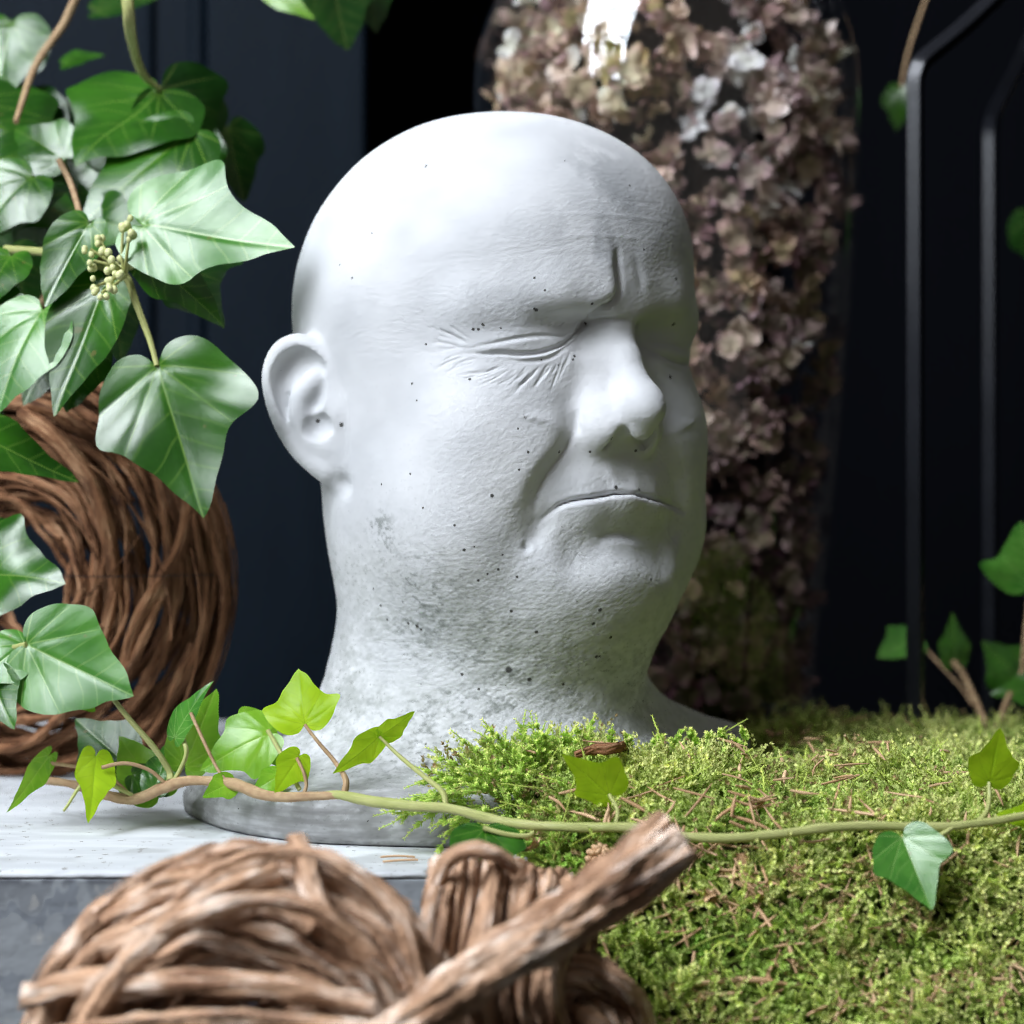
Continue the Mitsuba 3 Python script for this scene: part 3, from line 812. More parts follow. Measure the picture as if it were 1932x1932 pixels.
def build_moss():
    rng = np.random.default_rng(11)
    V, F, C, base = [], [], [], 0
    # the mat under the sprigs
    gx, gd = np.meshgrid(np.concatenate([np.linspace(-.06, .36, 150), np.linspace(.367, .498, 24)]), np.concatenate([np.linspace(.757, .99, 120), np.linspace(.995, 1.435, 66)]), indexing='ij')
    pos, _ = moss_frame(gx.ravel(), gd.ravel())
    _, edge = moss_height(gx.ravel(), gd.ravel())
    pos[:, 2] -= .004
    pos[:, 2] = np.where(pos[:, 1] > .846, np.maximum(pos[:, 2], .0015), pos[:, 2])
    n1, n2 = gx.shape
    i, j = np.meshgrid(np.arange(n1 - 1), np.arange(n2 - 1), indexing='ij')
    q = np.stack([i * n2 + j, (i + 1) * n2 + j, (i + 1) * n2 + j + 1, i * n2 + j + 1], -1).reshape(-1, 4)
    q = q[(edge[q] > -.002).all(1)]
    f = np.vstack([q[:, [0, 1, 2]], q[:, [0, 2, 3]]])
    V.append(pos); F.append(f)
    g = meshkit.fbm(pos * 60, 3, 2)[:, None]
    C.append(np.array([.035, .05, .012]) * (1 - g) + np.array([.10, .065, .035]) * g)
    base += len(pos)
    # sprigs: a bent stem set with small scale leaves
    N = 25000
    x = rng.uniform(-.06, .485, N * 3)
    d = .76 + (1.30 - .76) * rng.uniform(0, 1, N * 3) ** 1.7
    _, e = moss_height(x, d)
    u = 966 + FPX * x / d
    keep = (e > -.001) & ((u < 2010) | (rng.uniform(0, 1, N * 3) < .4)) & (rng.uniform(0, 1, N * 3) < np.clip(1.25 - .9 * (d - .85) / .4, .25, 1))
    # none where the neck and the plate stand
    hx, hd = x - HC[0], d - HC[1]
    keep &= np.hypot(hx, hd) > .088
    x, d = x[keep][:N], d[keep][:N]
    pos, nrm = moss_frame(x, d)
    n = len(x)
    patch = meshkit.fbm(pos * 38, 3, 31)
    patch2 = meshkit.fbm(pos * 14, 3, 37)
    K = 11
    L = rng.uniform(.0090, .0185, n) * (.55 + .95 * np.clip((patch - .3) / .4, 0, 1))
    az = rng.uniform(0, 2 * PI, n)
    lean = rng.uniform(.35, 1.45, n)
    tx = np.cross(nrm, [0.3, .2, .9]); tx /= np.linalg.norm(tx, axis=1, keepdims=True)
    ty = np.cross(nrm, tx)
    side = np.cos(az)[:, None] * tx + np.sin(az)[:, None] * ty
    s = np.linspace(0, 1, K)
    bend = (lean[:, None] * s) ** 1.2 * 1.3
    dz = np.cos(bend) / K
    dx = np.sin(bend) / K
    cx, cz = np.cumsum(dx, 1) * L[:, None], np.cumsum(dz, 1) * L[:, None]
    wig = (rng.normal(0, .0004, (n, K)).cumsum(1))
    cr = np.cross(nrm, side)
    cen = pos[:, None] + side[:, None] * cx[..., None] + nrm[:, None] * (cz - .003)[..., None] + cr[:, None] * wig[..., None]
    tan = np.gradient(cen, axis=1); tan /= np.linalg.norm(tan, axis=2, keepdims=True) + 1e-12
    tone = rng.uniform(.55, 1.2, n)
    brown = (rng.uniform(0, 1, n) < .05 + .40 * np.clip((patch2 - .54) / .1, 0, 1))
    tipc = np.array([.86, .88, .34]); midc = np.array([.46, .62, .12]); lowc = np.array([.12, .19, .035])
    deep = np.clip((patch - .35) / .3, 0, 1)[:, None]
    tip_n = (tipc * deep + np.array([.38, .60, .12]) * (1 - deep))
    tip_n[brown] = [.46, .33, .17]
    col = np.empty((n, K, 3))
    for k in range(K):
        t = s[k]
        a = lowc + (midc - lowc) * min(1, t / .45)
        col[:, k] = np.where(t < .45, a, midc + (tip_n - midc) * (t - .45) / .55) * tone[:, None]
    for k in range(1, K):
        for m in range(4):
            phi = m * PI / 2 + k * .8 + rng.uniform(-.3, .3, n)
            e1 = cr * np.cos(phi)[:, None] + np.cross(tan[:, k], cr) * np.sin(phi)[:, None]
            out = e1 * .62 + tan[:, k] * .75
            ln = rng.uniform(.0016, .0031, n) * (1.15 - .50 * s[k])
            wd = ln * .36
            wv = np.cross(out, tan[:, k]); wv /= np.linalg.norm(wv, axis=1, keepdims=True) + 1e-12
            b0 = cen[:, k]
            mid = b0 + out * (ln * .5)[:, None] + tan[:, k] * .0001
            quad = np.stack([b0, mid + wv * wd[:, None], b0 + out * ln[:, None] + tan[:, k] * (ln * .35)[:, None], mid - wv * wd[:, None]], 1)
            V.append(quad.reshape(-1, 3))
            i0 = base + np.arange(n) * 4
            F.append(np.vstack([np.stack([i0, i0 + 1, i0 + 2], -1), np.stack([i0, i0 + 2, i0 + 3], -1)]) if k > K - 4 else np.stack([i0, i0 + 1, i0 + 2], -1))
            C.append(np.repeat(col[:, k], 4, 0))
            base += n * 4
    SV, SF, SC = surface_shoots(rng)
    V.append(SV); F.append(SF + base); C.append(SC)
    v, f, c = np.vstack(V), np.vstack(F), np.clip(np.vstack(C), 0, 1)
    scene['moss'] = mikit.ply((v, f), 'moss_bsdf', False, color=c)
    labels['moss'] = {'label': 'thick bright green moss heaped round the neck and over the front edge of the ledge', 'category': 'moss', 'kind': 'stuff'}
    long_sprigs(rng)


def sprig(p0, direction, L, rng, up=(0, 0, 1), K=22, leaf=.0026, branch=True):
    """One long feathery moss shoot with side shoots: (vertices, faces, colours)."""
    V, F, C = [], [], []
    def shoot(p, d, L, K, lf, lev):
        d = np.asarray(d, float) / np.linalg.norm(d)
        c = [np.array(p, float)]
        for _ in range(K):
            d = d + rng.normal(0, .07, 3) + np.array([0, 0, -.012])
            d /= np.linalg.norm(d)
            c.append(c[-1] + d * L / K)
        c = np.array(c)
        v, f, _ = tube(c, np.linspace(.0005, .0002, len(c)), 4, 1, False)
        F.append(f + sum(map(len, V))); V.append(v)
        t = np.repeat(np.linspace(0, 1, len(c)), 5)[:, None]
        C.append(np.array([.16, .17, .05]) * (1 - t) + np.array([.38, .48, .13]) * t)
        for k in range(1, len(c)):
            tn = c[k] - c[k - 1]; tn /= np.linalg.norm(tn)
            a = np.cross(tn, [.2, .3, .9]); a /= np.linalg.norm(a); b = np.cross(tn, a)
            for m in range(4):
                ph = m * PI / 2 + k * .9
                o = (a * np.cos(ph) + b * np.sin(ph)) * .8 + tn * .7
                ln = lf * rng.uniform(.6, 1.1) * (1.1 - .6 * k / len(c))
                w = np.cross(o, tn); w /= np.linalg.norm(w) + 1e-9
                q = np.array([c[k], c[k] + o * ln * .5 + w * ln * .22, c[k] + o * ln, c[k] + o * ln * .5 - w * ln * .22])
                F.append(np.array([[0, 1, 2], [0, 2, 3]]) + sum(map(len, V))); V.append(q)
                g = k / len(c)
                C.append(np.tile(np.array([.20, .30, .06]) * (1 - g) + np.array([.46, .56, .15]) * g, (4, 1)) * rng.uniform(.8, 1.15))
            if lev == 0 and branch and k % 4 == 2 and k < len(c) - 3:
                for sgn in (-1, 1):
                    shoot(c[k], tn + sgn * a * rng.uniform(.6, 1.) + b * rng.uniform(-.4, .4), L * .3 * (1.1 - k / len(c)), 7, lf * .8, 1)
    shoot(p0, direction, L, K, leaf, 0)
    return np.vstack(V), np.vstack(F), np.clip(np.vstack(C), 0, 1)


def surface_shoots(rng):
    """Longer branching shoots lying over the mat."""
    V, F, C, b = [], [], [], 0
    for _ in range(480):
        while True:
            x, d = rng.uniform(-.03, .27), .77 + .32 * rng.uniform() ** 1.5
            _, e = moss_height(np.array([x]), np.array([d]))
            if e[0] > .0 and np.hypot(x - HC[0], d - HC[1]) > .10 and 966 + FPX * x / d < 1960:
                break
        p, n = moss_frame(np.array([x]), np.array([d]))
        p, n = p[0] + n[0] * .0055, n[0]
        t = np.cross(n, rng.normal(size=3)); t /= np.linalg.norm(t)
        v, f, c = sprig(p, t + n * rng.uniform(.12, .6), rng.uniform(.014, .030), rng, K=12, leaf=rng.uniform(.0018, .0026), branch=rng.uniform() < .6)
        V.append(v); F.append(f + b); C.append(np.clip(c * rng.uniform(1.2, 2.0) * np.array([1.05, 1.0, .85]), 0, .92)); b += len(v)
    return np.vstack(V), np.vstack(F), np.vstack(C)


def long_sprigs(rng):
    spots = []
    for u0, v0, u1, v1, d in ((850, 1500, 700, 1545, .878), (860, 1510, 735, 1565, .872), (880, 1480, 765, 1500, .88), (900, 1470, 790, 1472, .882), (910, 1520, 790, 1530, .876),
                              (1000, 1450, 1020, 1375, .90), (1010, 1450, 965, 1388, .905), (1060, 1450, 1052, 1390, .905), (1070, 1455, 1085, 1398, .905), (960, 1470, 890, 1405, .885),
                              (980, 1480, 925, 1388, .886), (940, 1490, 850, 1430, .882), (1040, 1470, 1030, 1400, .895), (930, 1530, 830, 1552, .874), (1250, 1420, 1268, 1392, .93),
                              (1400, 1415, 1392, 1385, .94), (1330, 1420, 1345, 1390, .935), (990, 1500, 910, 1450, .88), (1010, 1570, 930, 1540, .862), (1060, 1640, 1015, 1600, .84), (1000, 1460, 985, 1380, .89), (1100, 1430, 1120, 1372, .90), (1180, 1425, 1170, 1385, .905)):
        a, b = at(u0, v0, d + .004), at(u1, v1, d)
        spots.append((a, b - a))
    V, F, C = [], [], []
    for a, dv in spots:
        for _ in range(4):
            L = np.linalg.norm(dv) * rng.uniform(.8, 1.1)
            v, f, c = sprig(a + rng.normal(0, .004, 3), dv / np.linalg.norm(dv) + rng.normal(0, .16, 3) + np.array([0, 0, .1]), L, rng, K=16, leaf=.0027)
            F.append(f + sum(map(len, V))); V.append(v); C.append(c)
    scene['moss_shoots'] = mikit.ply((np.vstack(V), np.vstack(F)), 'moss_bsdf', False, color=np.clip(np.vstack(C) * 2.0, 0, .92))
    labels['moss_shoots'] = {'label': 'long feathery moss shoots sticking out loosely along the left edge of the moss', 'category': 'moss', 'kind': 'stuff'}


def build_litter():
    rng = np.random.default_rng(23)
    # dry needles lying on the moss: strewn, and gathered in a few places
    clumps = [(1230, 1660), (1330, 1690), (1430, 1660), (1290, 1840), (1480, 1850), (1300, 1590), (1600, 1420), (1420, 1500), (1700, 1480), (1790, 1740), (1560, 1660), (1860, 1850), (1640, 1900), (1040, 1600), (1320, 1450)]
    made = 0
    while made < 295:
        if made % 5 < 3:
            cu, cv = clumps[made % len(clumps)]
            u, v = cu + rng.normal(0, 60), cv + rng.normal(0, 34)
        else:
            u, v = rng.uniform(960, 1940), rng.uniform(1390, 1945)
        p = on_moss(u, v, rng.uniform(.0140, .0195))
        if v > 1945 or moss_height(p[:1], p[1:2])[1][0] < .006 or np.hypot(p[0] - HC[0], p[1] - HC[1]) < .10:
            continue
        _, n = moss_frame(p[:1], p[1:2])
        n = n[0]
        a = rng.uniform(0, 2 * PI)
        tx = np.cross(n, [.2, .9, .1]); tx /= np.linalg.norm(tx)
        t = tx * math.cos(a) + np.cross(n, tx) * math.sin(a) + n * rng.normal(0, .22)
        t /= np.linalg.norm(t)
        L, w = rng.uniform(.008, .020), rng.uniform(.00046, .00088)
        mid = p + np.cross(t, n) * L * rng.normal(0, .035)
        m = tube([p - t * L / 2, mid, p + t * L / 2], [w * .7, w, w * .25], 5, 3)
        k = numbered('dry_needle')
        scene[k] = mikit.ply((m[0], m[1]), 'needle_bsdf', True, uv=m[2])
        labels[k] = {'label': 'dry brown conifer needle lying on the moss', 'category': 'needle', 'group': 'dry needles on the moss'}
        made += 1
    def stick(name, label, cat, px, r, bsdf, rough=.2, sides=7):
        m = tube([on_moss(q[0], q[1], .0165) for q in px], r, sides, 5, True, len(USED), rough)
        k = numbered(name)
        scene[k] = mikit.ply((m[0], m[1]), bsdf, True, uv=m[2])
        labels[k] = {'label': label, 'category': cat}
    m = join([tube([at(718, 1617, .8555), at(750, 1615, .8565), at(783, 1617, .8555)], .0005, 5, 3), tube([at(722, 1626, .8525), at(755, 1623, .8535), at(789, 1622, .854)], .0005, 5, 3)])
    k = numbered('needle_pair')
    scene[k] = mikit.ply((m[0], m[1]), 'needle_bsdf', True, uv=m[2])
    labels[k] = {'label': 'pair of joined dry needles on the bare ledge left of the moss', 'category': 'needle'}
    stick('bark_twig', 'short rough dark twig lying on the moss against the neck', 'twig', [(1085, 1424, .905), (1120, 1414, .905), (1160, 1412, .905), (1182, 1407, .908)], [.0016, .0024, .0026, .0018], 'bark_red', .35)
    stick('dead_stem', 'pale dead stem lying across the moss at lower right of the stick', 'twig', [(1265, 1865, .787), (1350, 1852, .788), (1420, 1848, .788), (1490, 1858, .787)], [.0008, .0011, .0012, .0007], 'needle_bsdf', .15)
    stick('dead_stem', 'thin bent dead stem below the long pale dead stem on the moss', 'twig', [(1290, 1900, .783), (1340, 1880, .785), (1400, 1872, .786)], [.0007, .0009, .0006], 'needle_bsdf', .15)
    # a small cone
    k = thing('tiny_cone', 'tiny orange brown cone lying on the moss beside the stick end', 'cone')
    c = on_moss(1131, 1617, .016)
    sc = []
    for r in range(7):
        for q in range(6):
            a = q * PI / 3 + r * .5
            rad = .0042 * math.sin(PI * (r + 1) / 8.2)
            s_ = trimesh.creation.icosphere(1, .0018)
            s_.apply_scale([1, .6, .8])
            s_.apply_transform(trimesh.transformations.rotation_matrix(a, [0, 0, 1]))
            s_.apply_translation([rad * math.cos(a), rad * math.sin(a), -.005 + .0015 * r])
            sc.append(s_)
    m = trimesh.util.concatenate(sc)
    m.apply_transform(trimesh.transformations.rotation_matrix(.6, [1, .4, 0])); m.apply_translation(c)
    put('scales', m, 'needle_bsdf', k, True)
    rng2 = np.random.default_rng(3)
    for j, (u, v, d, lb) in enumerate(((1000, 1600, .842, 'reddish bark flake at the left edge of the moss'), (1440, 1690, .818, 'pale bark flake in the moss below the ivy stem'), (1262, 1655, .826, 'curled brown bark flake just right of the stick end'),
                                       (1340, 1690, .820, 'brown bark flake left of the hanging ivy leaf on the moss'), (1460, 1385, .985, 'brown bark flake in the dark moss behind'), (1395, 1620, .834, 'small red brown flake in the moss under the stem'))):
        q = on_moss(u, v, .016)
        g = np.stack(np.meshgrid(np.linspace(-1, 1, 6), np.linspace(-1, 1, 4), indexing='ij'), -1).reshape(-1, 2)
        h = .0018 * (g[:, 0] ** 2 + .6 * rng2.normal(0, .4, len(g)))
        P = np.stack([g[:, 0] * .0052 * rng2.uniform(.7, 1.1), g[:, 1] * .0024, h], -1)
        i, jj = np.meshgrid(np.arange(5), np.arange(3), indexing='ij')
        ff = np.stack([i * 4 + jj, (i + 1) * 4 + jj, (i + 1) * 4 + jj + 1, i * 4 + jj + 1], -1).reshape(-1, 4)
        R_ = trimesh.transformations.random_rotation_matrix(rng2.uniform(size=3))[:3, :3]
        R_ = trimesh.transformations.euler_matrix(rng2.normal(0, .5), rng2.normal(0, .4), rng2.uniform(0, 6))[:3, :3]
        top = P @ R_.T + q
        low = (P - [0, 0, .0006]) @ R_.T + q
        n0 = len(P)
        kk = numbered('bark_flake')
        scene[kk] = mikit.ply((np.vstack([top, low]), np.vstack([ff, ff[:, ::-1] + n0])), 'needle_bsdf', False)
        labels[kk] = {'label': lb, 'category': 'bark flake'}
# ---------------------------------------------------------------- ivy
OVATE = np.array([(0, 0), (.10, -.07), (.26, -.06), (.40, .06), (.47, .22), (.45, .40), (.36, .58), (.22, .78), (.08, .94), (0, 1)])
LOBED = np.array([(0, 0), (.12, -.13), (.30, -.14), (.46, -.02), (.60, .20), (.70, .40), (.42, .46), (.27, .62), (.13, .84), (0, 1)])


def half_outline(lob, wide, n):
    q = OVATE * (1 - lob) + LOBED * lob
    q = q * [wide, 1]
    c = spline(q, 8)
    s = np.r_[0, np.cumsum(np.linalg.norm(np.diff(c, axis=0), axis=1))]
    t = np.linspace(0, s[-1], n)
    return np.stack([np.interp(t, s, c[:, 0]), np.interp(t, s, c[:, 1])], -1)


def leaf_mesh(base, tip, nrm, wide=1., lob=.6, fold=.12, curl=.10, wave=.016, seed=0, skew=(1., 1.), n=30, rings=9, roll=0.):
    """An ivy blade from its stalk end to its tip; nrm is the way its upper face looks. (vertices, faces, uv)"""
    base, tip = np.asarray(base, float), np.asarray(tip, float)
    Y = tip - base
    L = np.linalg.norm(Y)
    Y /= L
    Z = np.asarray(nrm, float) - (np.dot(nrm, Y)) * Y
    Z /= np.linalg.norm(Z)
    X = np.cross(Y, Z)
    rg = half_outline(lob, wide * skew[0], n)
    lf = half_outline(lob, wide * skew[1], n) * [-1, 1]
    ring = np.vstack([rg, lf[::-1][1:-1]])
    rs = np.random.default_rng(seed)
    m = len(ring)
    ph = np.arange(m) / m * 2 * PI
    ring = ring * (1 + .02 * np.sin(ph * 5 + rs.uniform(0, 6)) + .012 * np.sin(ph * 11 + rs.uniform(0, 6)))[:, None]
    c0 = np.array([0, .10])
    ring[0] = [0, .005]
    k = (np.arange(1, rings + 1) / rings)[:, None, None]
    pts = c0 + (ring - c0)[None] * k
    pts = np.vstack([c0[None], pts.reshape(-1, 2)])
    a, b = pts[:, 0], pts[:, 1]
    z = fold * np.abs(a) ** 1.2 - curl * np.clip(b, 0, 2) ** 2 - curl * .5 * np.maximum(-b, 0) + roll * a
    z = z - .35 * curl * a * a
    z += wave * (np.sin(a * 7 + rs.uniform(0, 6)) * np.cos(b * 6 + rs.uniform(0, 6)) + .6 * np.sin(b * 11 + rs.uniform(0, 6)) * np.abs(a) * 2)
    for deg in (0, 36, 68, -36, -68):                       # sunken veins, the blade puffed between them
        s, c = math.sin(math.radians(deg)), math.cos(math.radians(deg))
        off = np.abs(a * c - b * s)
        z -= .006 * np.exp(-(off / .025) ** 2) * ((a * s + b * c) > 0)
    t = (b - np.abs(a) * .62) * 6.5
    z += .0012 * np.cos(2 * PI * t) * np.clip(np.abs(a) * 4, 0, 1)
    v = base + L * (a[:, None] * X + b[:, None] * Y + z[:, None] * Z)
    j = np.arange(m)
    f = [np.stack([np.zeros(m, int), 1 + j, 1 + (j + 1) % m], -1)]
    for r in range(rings - 1):
        p, q = 1 + r * m, 1 + (r + 1) * m
        f += [np.stack([p + j, q + j, q + (j + 1) % m], -1), np.stack([p + j, q + (j + 1) % m, p + (j + 1) % m], -1)]
    return v, np.vstack(f), np.stack([a, b], -1)


GLOSS = (-.22, -.92, .30)          # faces the window and the lens alike: shines


def put_leaf(parent, b, t, nrm=GLOSS, wide=1., lob=.6, mat='leaf_mature', label=None, **kw):
    m = leaf_mesh(at(*b), at(*t), nrm, wide, lob, seed=len(USED), **kw)
    put_uv('leaf', m, mat, parent, **({'label': label} if label else {}))
    return m


def put_stem(parent, px, r, mat='stalk_green', name='stalk', rough=.12, sides=8):
    m = tube([at(*q) for q in px], r, sides, 6, True, len(USED), rough)
    put_uv(name, m, mat, parent)


def build_left_ivy():
    k = thing('ivy_plant', 'large glossy ivy with broad leaves and pale flower buds at the left', 'ivy')
    Lf = lambda *a, **kw: put_leaf(k, *a, **kw)
    # stalks
    put_stem(k, [(238, -60, 1.06), (243, 30, 1.06), (252, 90, 1.10), (270, 140, 1.12), (300, 168, 1.13)], [.0030, .0030, .0026, .0022, .0015])
    put_stem(k, [(150, -20, 1.16), (120, 45, 1.16), (85, 95, 1.15), (60, 140, 1.14), (30, 230, 1.1)], [.0026, .0024, .0022, .002, .0015], 'stalk_brown')
    put_stem(k, [(10, 470, 1.04), (120, 480, 1.02), (200, 505, 1.0), (238, 522, .995), (256, 570, .985), (282, 640, .975), (296, 690, .97)], [.0020, .0022, .0022, .0020, .0017, .0015, .0013])
    put_stem(k, [(-40, 300, 1.16), (60, 400, 1.15), (120, 480, 1.13), (60, 600, 1.12), (-30, 700, 1.12)], .0022, 'stalk_brown')
    put_stem(k, [(110, 300, 1.05), (135, 350, 1.05), (160, 430, 1.03), (200, 505, 1.0)], .0016, 'stalk_brown')
    # back layers first
    Lf((40, 60, 1.260), (-40, 180, 1.240), (.2, -.7, .6), .9, .3, 'leaf_deep')
    Lf((120, 120, 1.220), (190, 92, 1.220), (-.2, -.6, .75), .9, .3, 'leaf_mature', curl=.2)
    Lf((180, 20, 1.260), (300, -15, 1.260), (-.2, -.6, .75), .9, .5, 'leaf_deep')
    Lf((300, 172, 1.130), (140, 290, 1.090), (-.24, -.90, .36), 1.15, .35, 'leaf_mature', fold=.05, curl=.12, wave=.035)
    Lf((305, 168, 1.135), (420, 330, 1.160), (.55, -.80, .1), 1.1, .45, 'leaf_deep', fold=.10, curl=.2)
    Lf((300, 185, 1.145), (390, 400, 1.180), (.45, -.80, -.1), .9, .4, 'leaf_deep', fold=.10, curl=.2)
    Lf((430, 240, 1.190), (470, 385, 1.200), (.7, -.6, 0), .9, .4, 'leaf_deep')
    Lf((-60, 190, 1.140), (115, 315, 1.120), (-.05, -.60, .80), 1.05, .35, 'leaf_mature', fold=.05, curl=.15)
    Lf((-110, 150, 1.150), (60, 230, 1.150), (-.1, -.75, .6), 1.0, .35, 'leaf_mature')
    Lf((-90, 330, 1.120), (140, 388, 1.090), (-.20, -.86, .46), .85, .35, 'leaf_mature', fold=.02, curl=.18, wave=.05)
    Lf((-70, 420, 1.110), (60, 300, 1.120), (-.18, -.9, .4), .9, .3, 'leaf_mature')
    Lf((362, 246, 1.105), (152, 405, 1.080), (-.30, -.9, .3), .80, .2, 'leaf_mature', fold=-.05, curl=.08)
    Lf((165, 412, 1.090), (262, 432, 1.070), (-.24, -.92, .30), .95, .2, 'leaf_mature', curl=.10)
    Lf((60, 330, 1.095), (-60, 440, 1.080), (-.22, -.92, .32), .95, .3, 'leaf_mature', fold=.12, curl=.2)
    Lf((120, 300, 1.110), (20, 230, 1.120), (-.25, -.85, .45), .9, .3, 'leaf_mature', curl=.2)
    Lf((250, 160, 1.150), (170, 250, 1.120), (-.24, -.9, .34), 1.0, .3, 'leaf_pale', fold=.1, curl=.2)
    Lf((20, 480, 1.03), (-40, 580, 1.01), (-.22, -.92, .3), .9, .2, 'leaf_mature', fold=.2)
    Lf((110, 640, 1.05), (40, 760, 1.04), (-.1, -.95, .2), .9, .2, 'leaf_mature', fold=.2)
    for q, (a, b) in enumerate(((40, 250), (120, 350), (215, 330), (60, 520), (140, 600), (30, 700), (190, 240), (330, 330), (-10, 420), (260, 420), (90, 440), (20, 110))):
        Lf((a, b - 70, 1.17), (a + 40 * math.sin(q * 2.1), b + 80, 1.15), (.3 * math.sin(q * 1.7) - .1, -.9, .3 + .15 * math.cos(q)), 1., .3, 'leaf_mature' if q % 3 else 'leaf_deep', fold=.12, curl=.15)
    # hero leaf with a long point, turned to the light
    Lf((266, 424, .985), (554, 463, .965), (-.22, -.90, .36), .68, .72, 'leaf_pale', 'broad pale shining ivy leaf with one long pointed tip reaching towards the head', fold=.03, curl=.03, wave=.022, n=40, rings=12, skew=(.86, 1.12))
    Lf((268, 478, 1.0), (430, 604, .995), (.25, -.70, .66), .62, .55, 'leaf_mature', fold=.10, curl=.10)
    Lf((330, 500, 1.03), (425, 612, 1.03), (.55, -.75, .1), .9, .5, 'leaf_deep')
    Lf((395, 470, 1.04), (465, 490, 1.05), (.4, -.8, .3), 1.1, .5, 'leaf_deep')
    Lf((168, 420, 1.005), (80, 575, .99), (-.16, -.94, .28), .66, .08, 'leaf_mature', fold=.30, curl=.05)
    Lf((200, 535, 1.0), (95, 768, .98), (-.22, -.92, .30), .62, .08, 'leaf_mature', fold=.28, curl=.10)
    Lf((78, 580, 1.005), (-20, 770, .985), (-.28, -.90, .30), .85, .15, 'leaf_pale', fold=.05, curl=.10)
    Lf((-60, 560, 1.02), (70, 585, 1.01), (-.2, -.7, .6), .8, .2, 'leaf_mature')
    Lf((170, 650, 1.02), (120, 775, 1.01), (-.2, -.9, .2), .9, .15, 'leaf_mature')
    Lf((215, 560, 1.05), (235, 690, 1.06), (.5, -.8, .2), .7, .2, 'leaf_deep')
    Lf((20, 470, 1.08), (60, 600, 1.09), (.3, -.8, .3), .9, .2, 'leaf_deep')
    Lf((60, 380, 1.1), (150, 500, 1.12), (.2, -.8, .3), 1.0, .3, 'leaf_deep')
    Lf((0, 640, 1.1), (60, 760, 1.1), (.1, -.8, .3), 1.0, .3, 'leaf_deep')
    # hanging leaf
    Lf((297, 690, .97), (380, 972, .955), (-.08, -.97, .20), .86, .64, 'leaf_mature', 'broad ivy leaf hanging lowest by its own stalk in front of the wreath', fold=.06, curl=.05, wave=.02, n=42, rings=13, skew=(.95, 1.05))
    Lf((-110, 800, 1.0), (152, 890, 1.01), (.05, -.72, .70), .52, .2, 'leaf_mature', 'dark ivy leaf pointing right across the top of the wreath', fold=.12)
    Lf((-40, 1000, 1.0), (70, 1045, 1.0), (.1, -.6, .7), .8, .4, 'leaf_deep')
    Lf((-70, 1075, .985), (118, 1095, .965), (-.18, -.88, .42), .95, .45, 'leaf_mature', fold=.04, curl=.06, wave=.05)
    # the lower stalk with its own leaves
    Lf((50, 1216, .93), (247, 1311, .915), (.02, -.98, .14), .92, .18, 'leaf_pale', 'rounded pale green ivy leaf with clear veins below the wreath at far left', fold=.05, curl=.05, n=40, rings=12, wave=.014)
    Lf((46, 1214, .935), (-70, 1300, .92), (-.22, -.92, .32), .8, .2, 'leaf_pale', fold=.06)
    Lf((-20, 1270, .93), (20, 1372, .915), (-.2, -.95, .22), .75, .25, 'leaf_mature', fold=.08)
    put_stem(k, [(-80, 1260, .95), (-10, 1232, .94), (50, 1216, .93)], .0013)
    put_stem(k, [(196, 1295, .925), (240, 1352, .925), (290, 1410, .93), (318, 1452, .935), (322, 1470, .935)], [.0011, .0013, .0014, .0015, .0018])
    # buds
    root = at(236, 520, .985)
    rg = np.random.default_rng(4)
    sticks, balls = [], []
    ends = [(170, 470, .98), (176, 492, .975), (190, 455, .985), (196, 478, .97), (182, 540, .97), (192, 552, .965), (200, 530, .975), (206, 548, .965), (214, 520, .96), (232, 432, .98), (240, 424, .985), (244, 446, .975), (248, 470, .985), (212, 496, .965), (222, 500, .99), (250, 492, .99)]
    for q in ends:
        e = at(*q)
        sticks.append(tube([root, (root + e) / 2 + rg.normal(0, .0008, 3), e], [.0011, .0008, .0007], 6, 4))
        for _ in range(3):
            s_ = trimesh.creation.icosphere(2, rg.uniform(.0013, .0019))
            s_.vertices[:, 2] *= 1.15
            s_.apply_translation(e + rg.normal(0, .0016, 3))
            balls.append(s_)
    kk = put_uv('flower_buds', join(sticks), 'stalk_green', k, label='cluster of pale yellow green flower buds')
    put('bud', trimesh.util.concatenate(balls), 'bud_bsdf', kk, True)
    # hanging from above, at the top of the picture
    k2 = thing('ivy_spray', 'ivy spray hanging in from the top edge between the door and the glass dome', 'ivy')
    put_leaf(k2, (500, -25, 1.2), (588, 30, 1.19), (-.2, -.9, .2), .45, .1, 'leaf_mid')
    put_leaf(k2, (620, -60, 1.25), (660, 95, 1.25), (.3, -.9, .1), .9, .3, 'leaf_deep')
    put_leaf(k2, (690, -70, 1.27), (712, 60, 1.27), (.2, -.9, .2), .8, .3, 'leaf_deep')
    put_stem(k2, [(480, -80, 1.22), (600, -62, 1.24), (720, -75, 1.27)], .0018, 'stalk_brown')


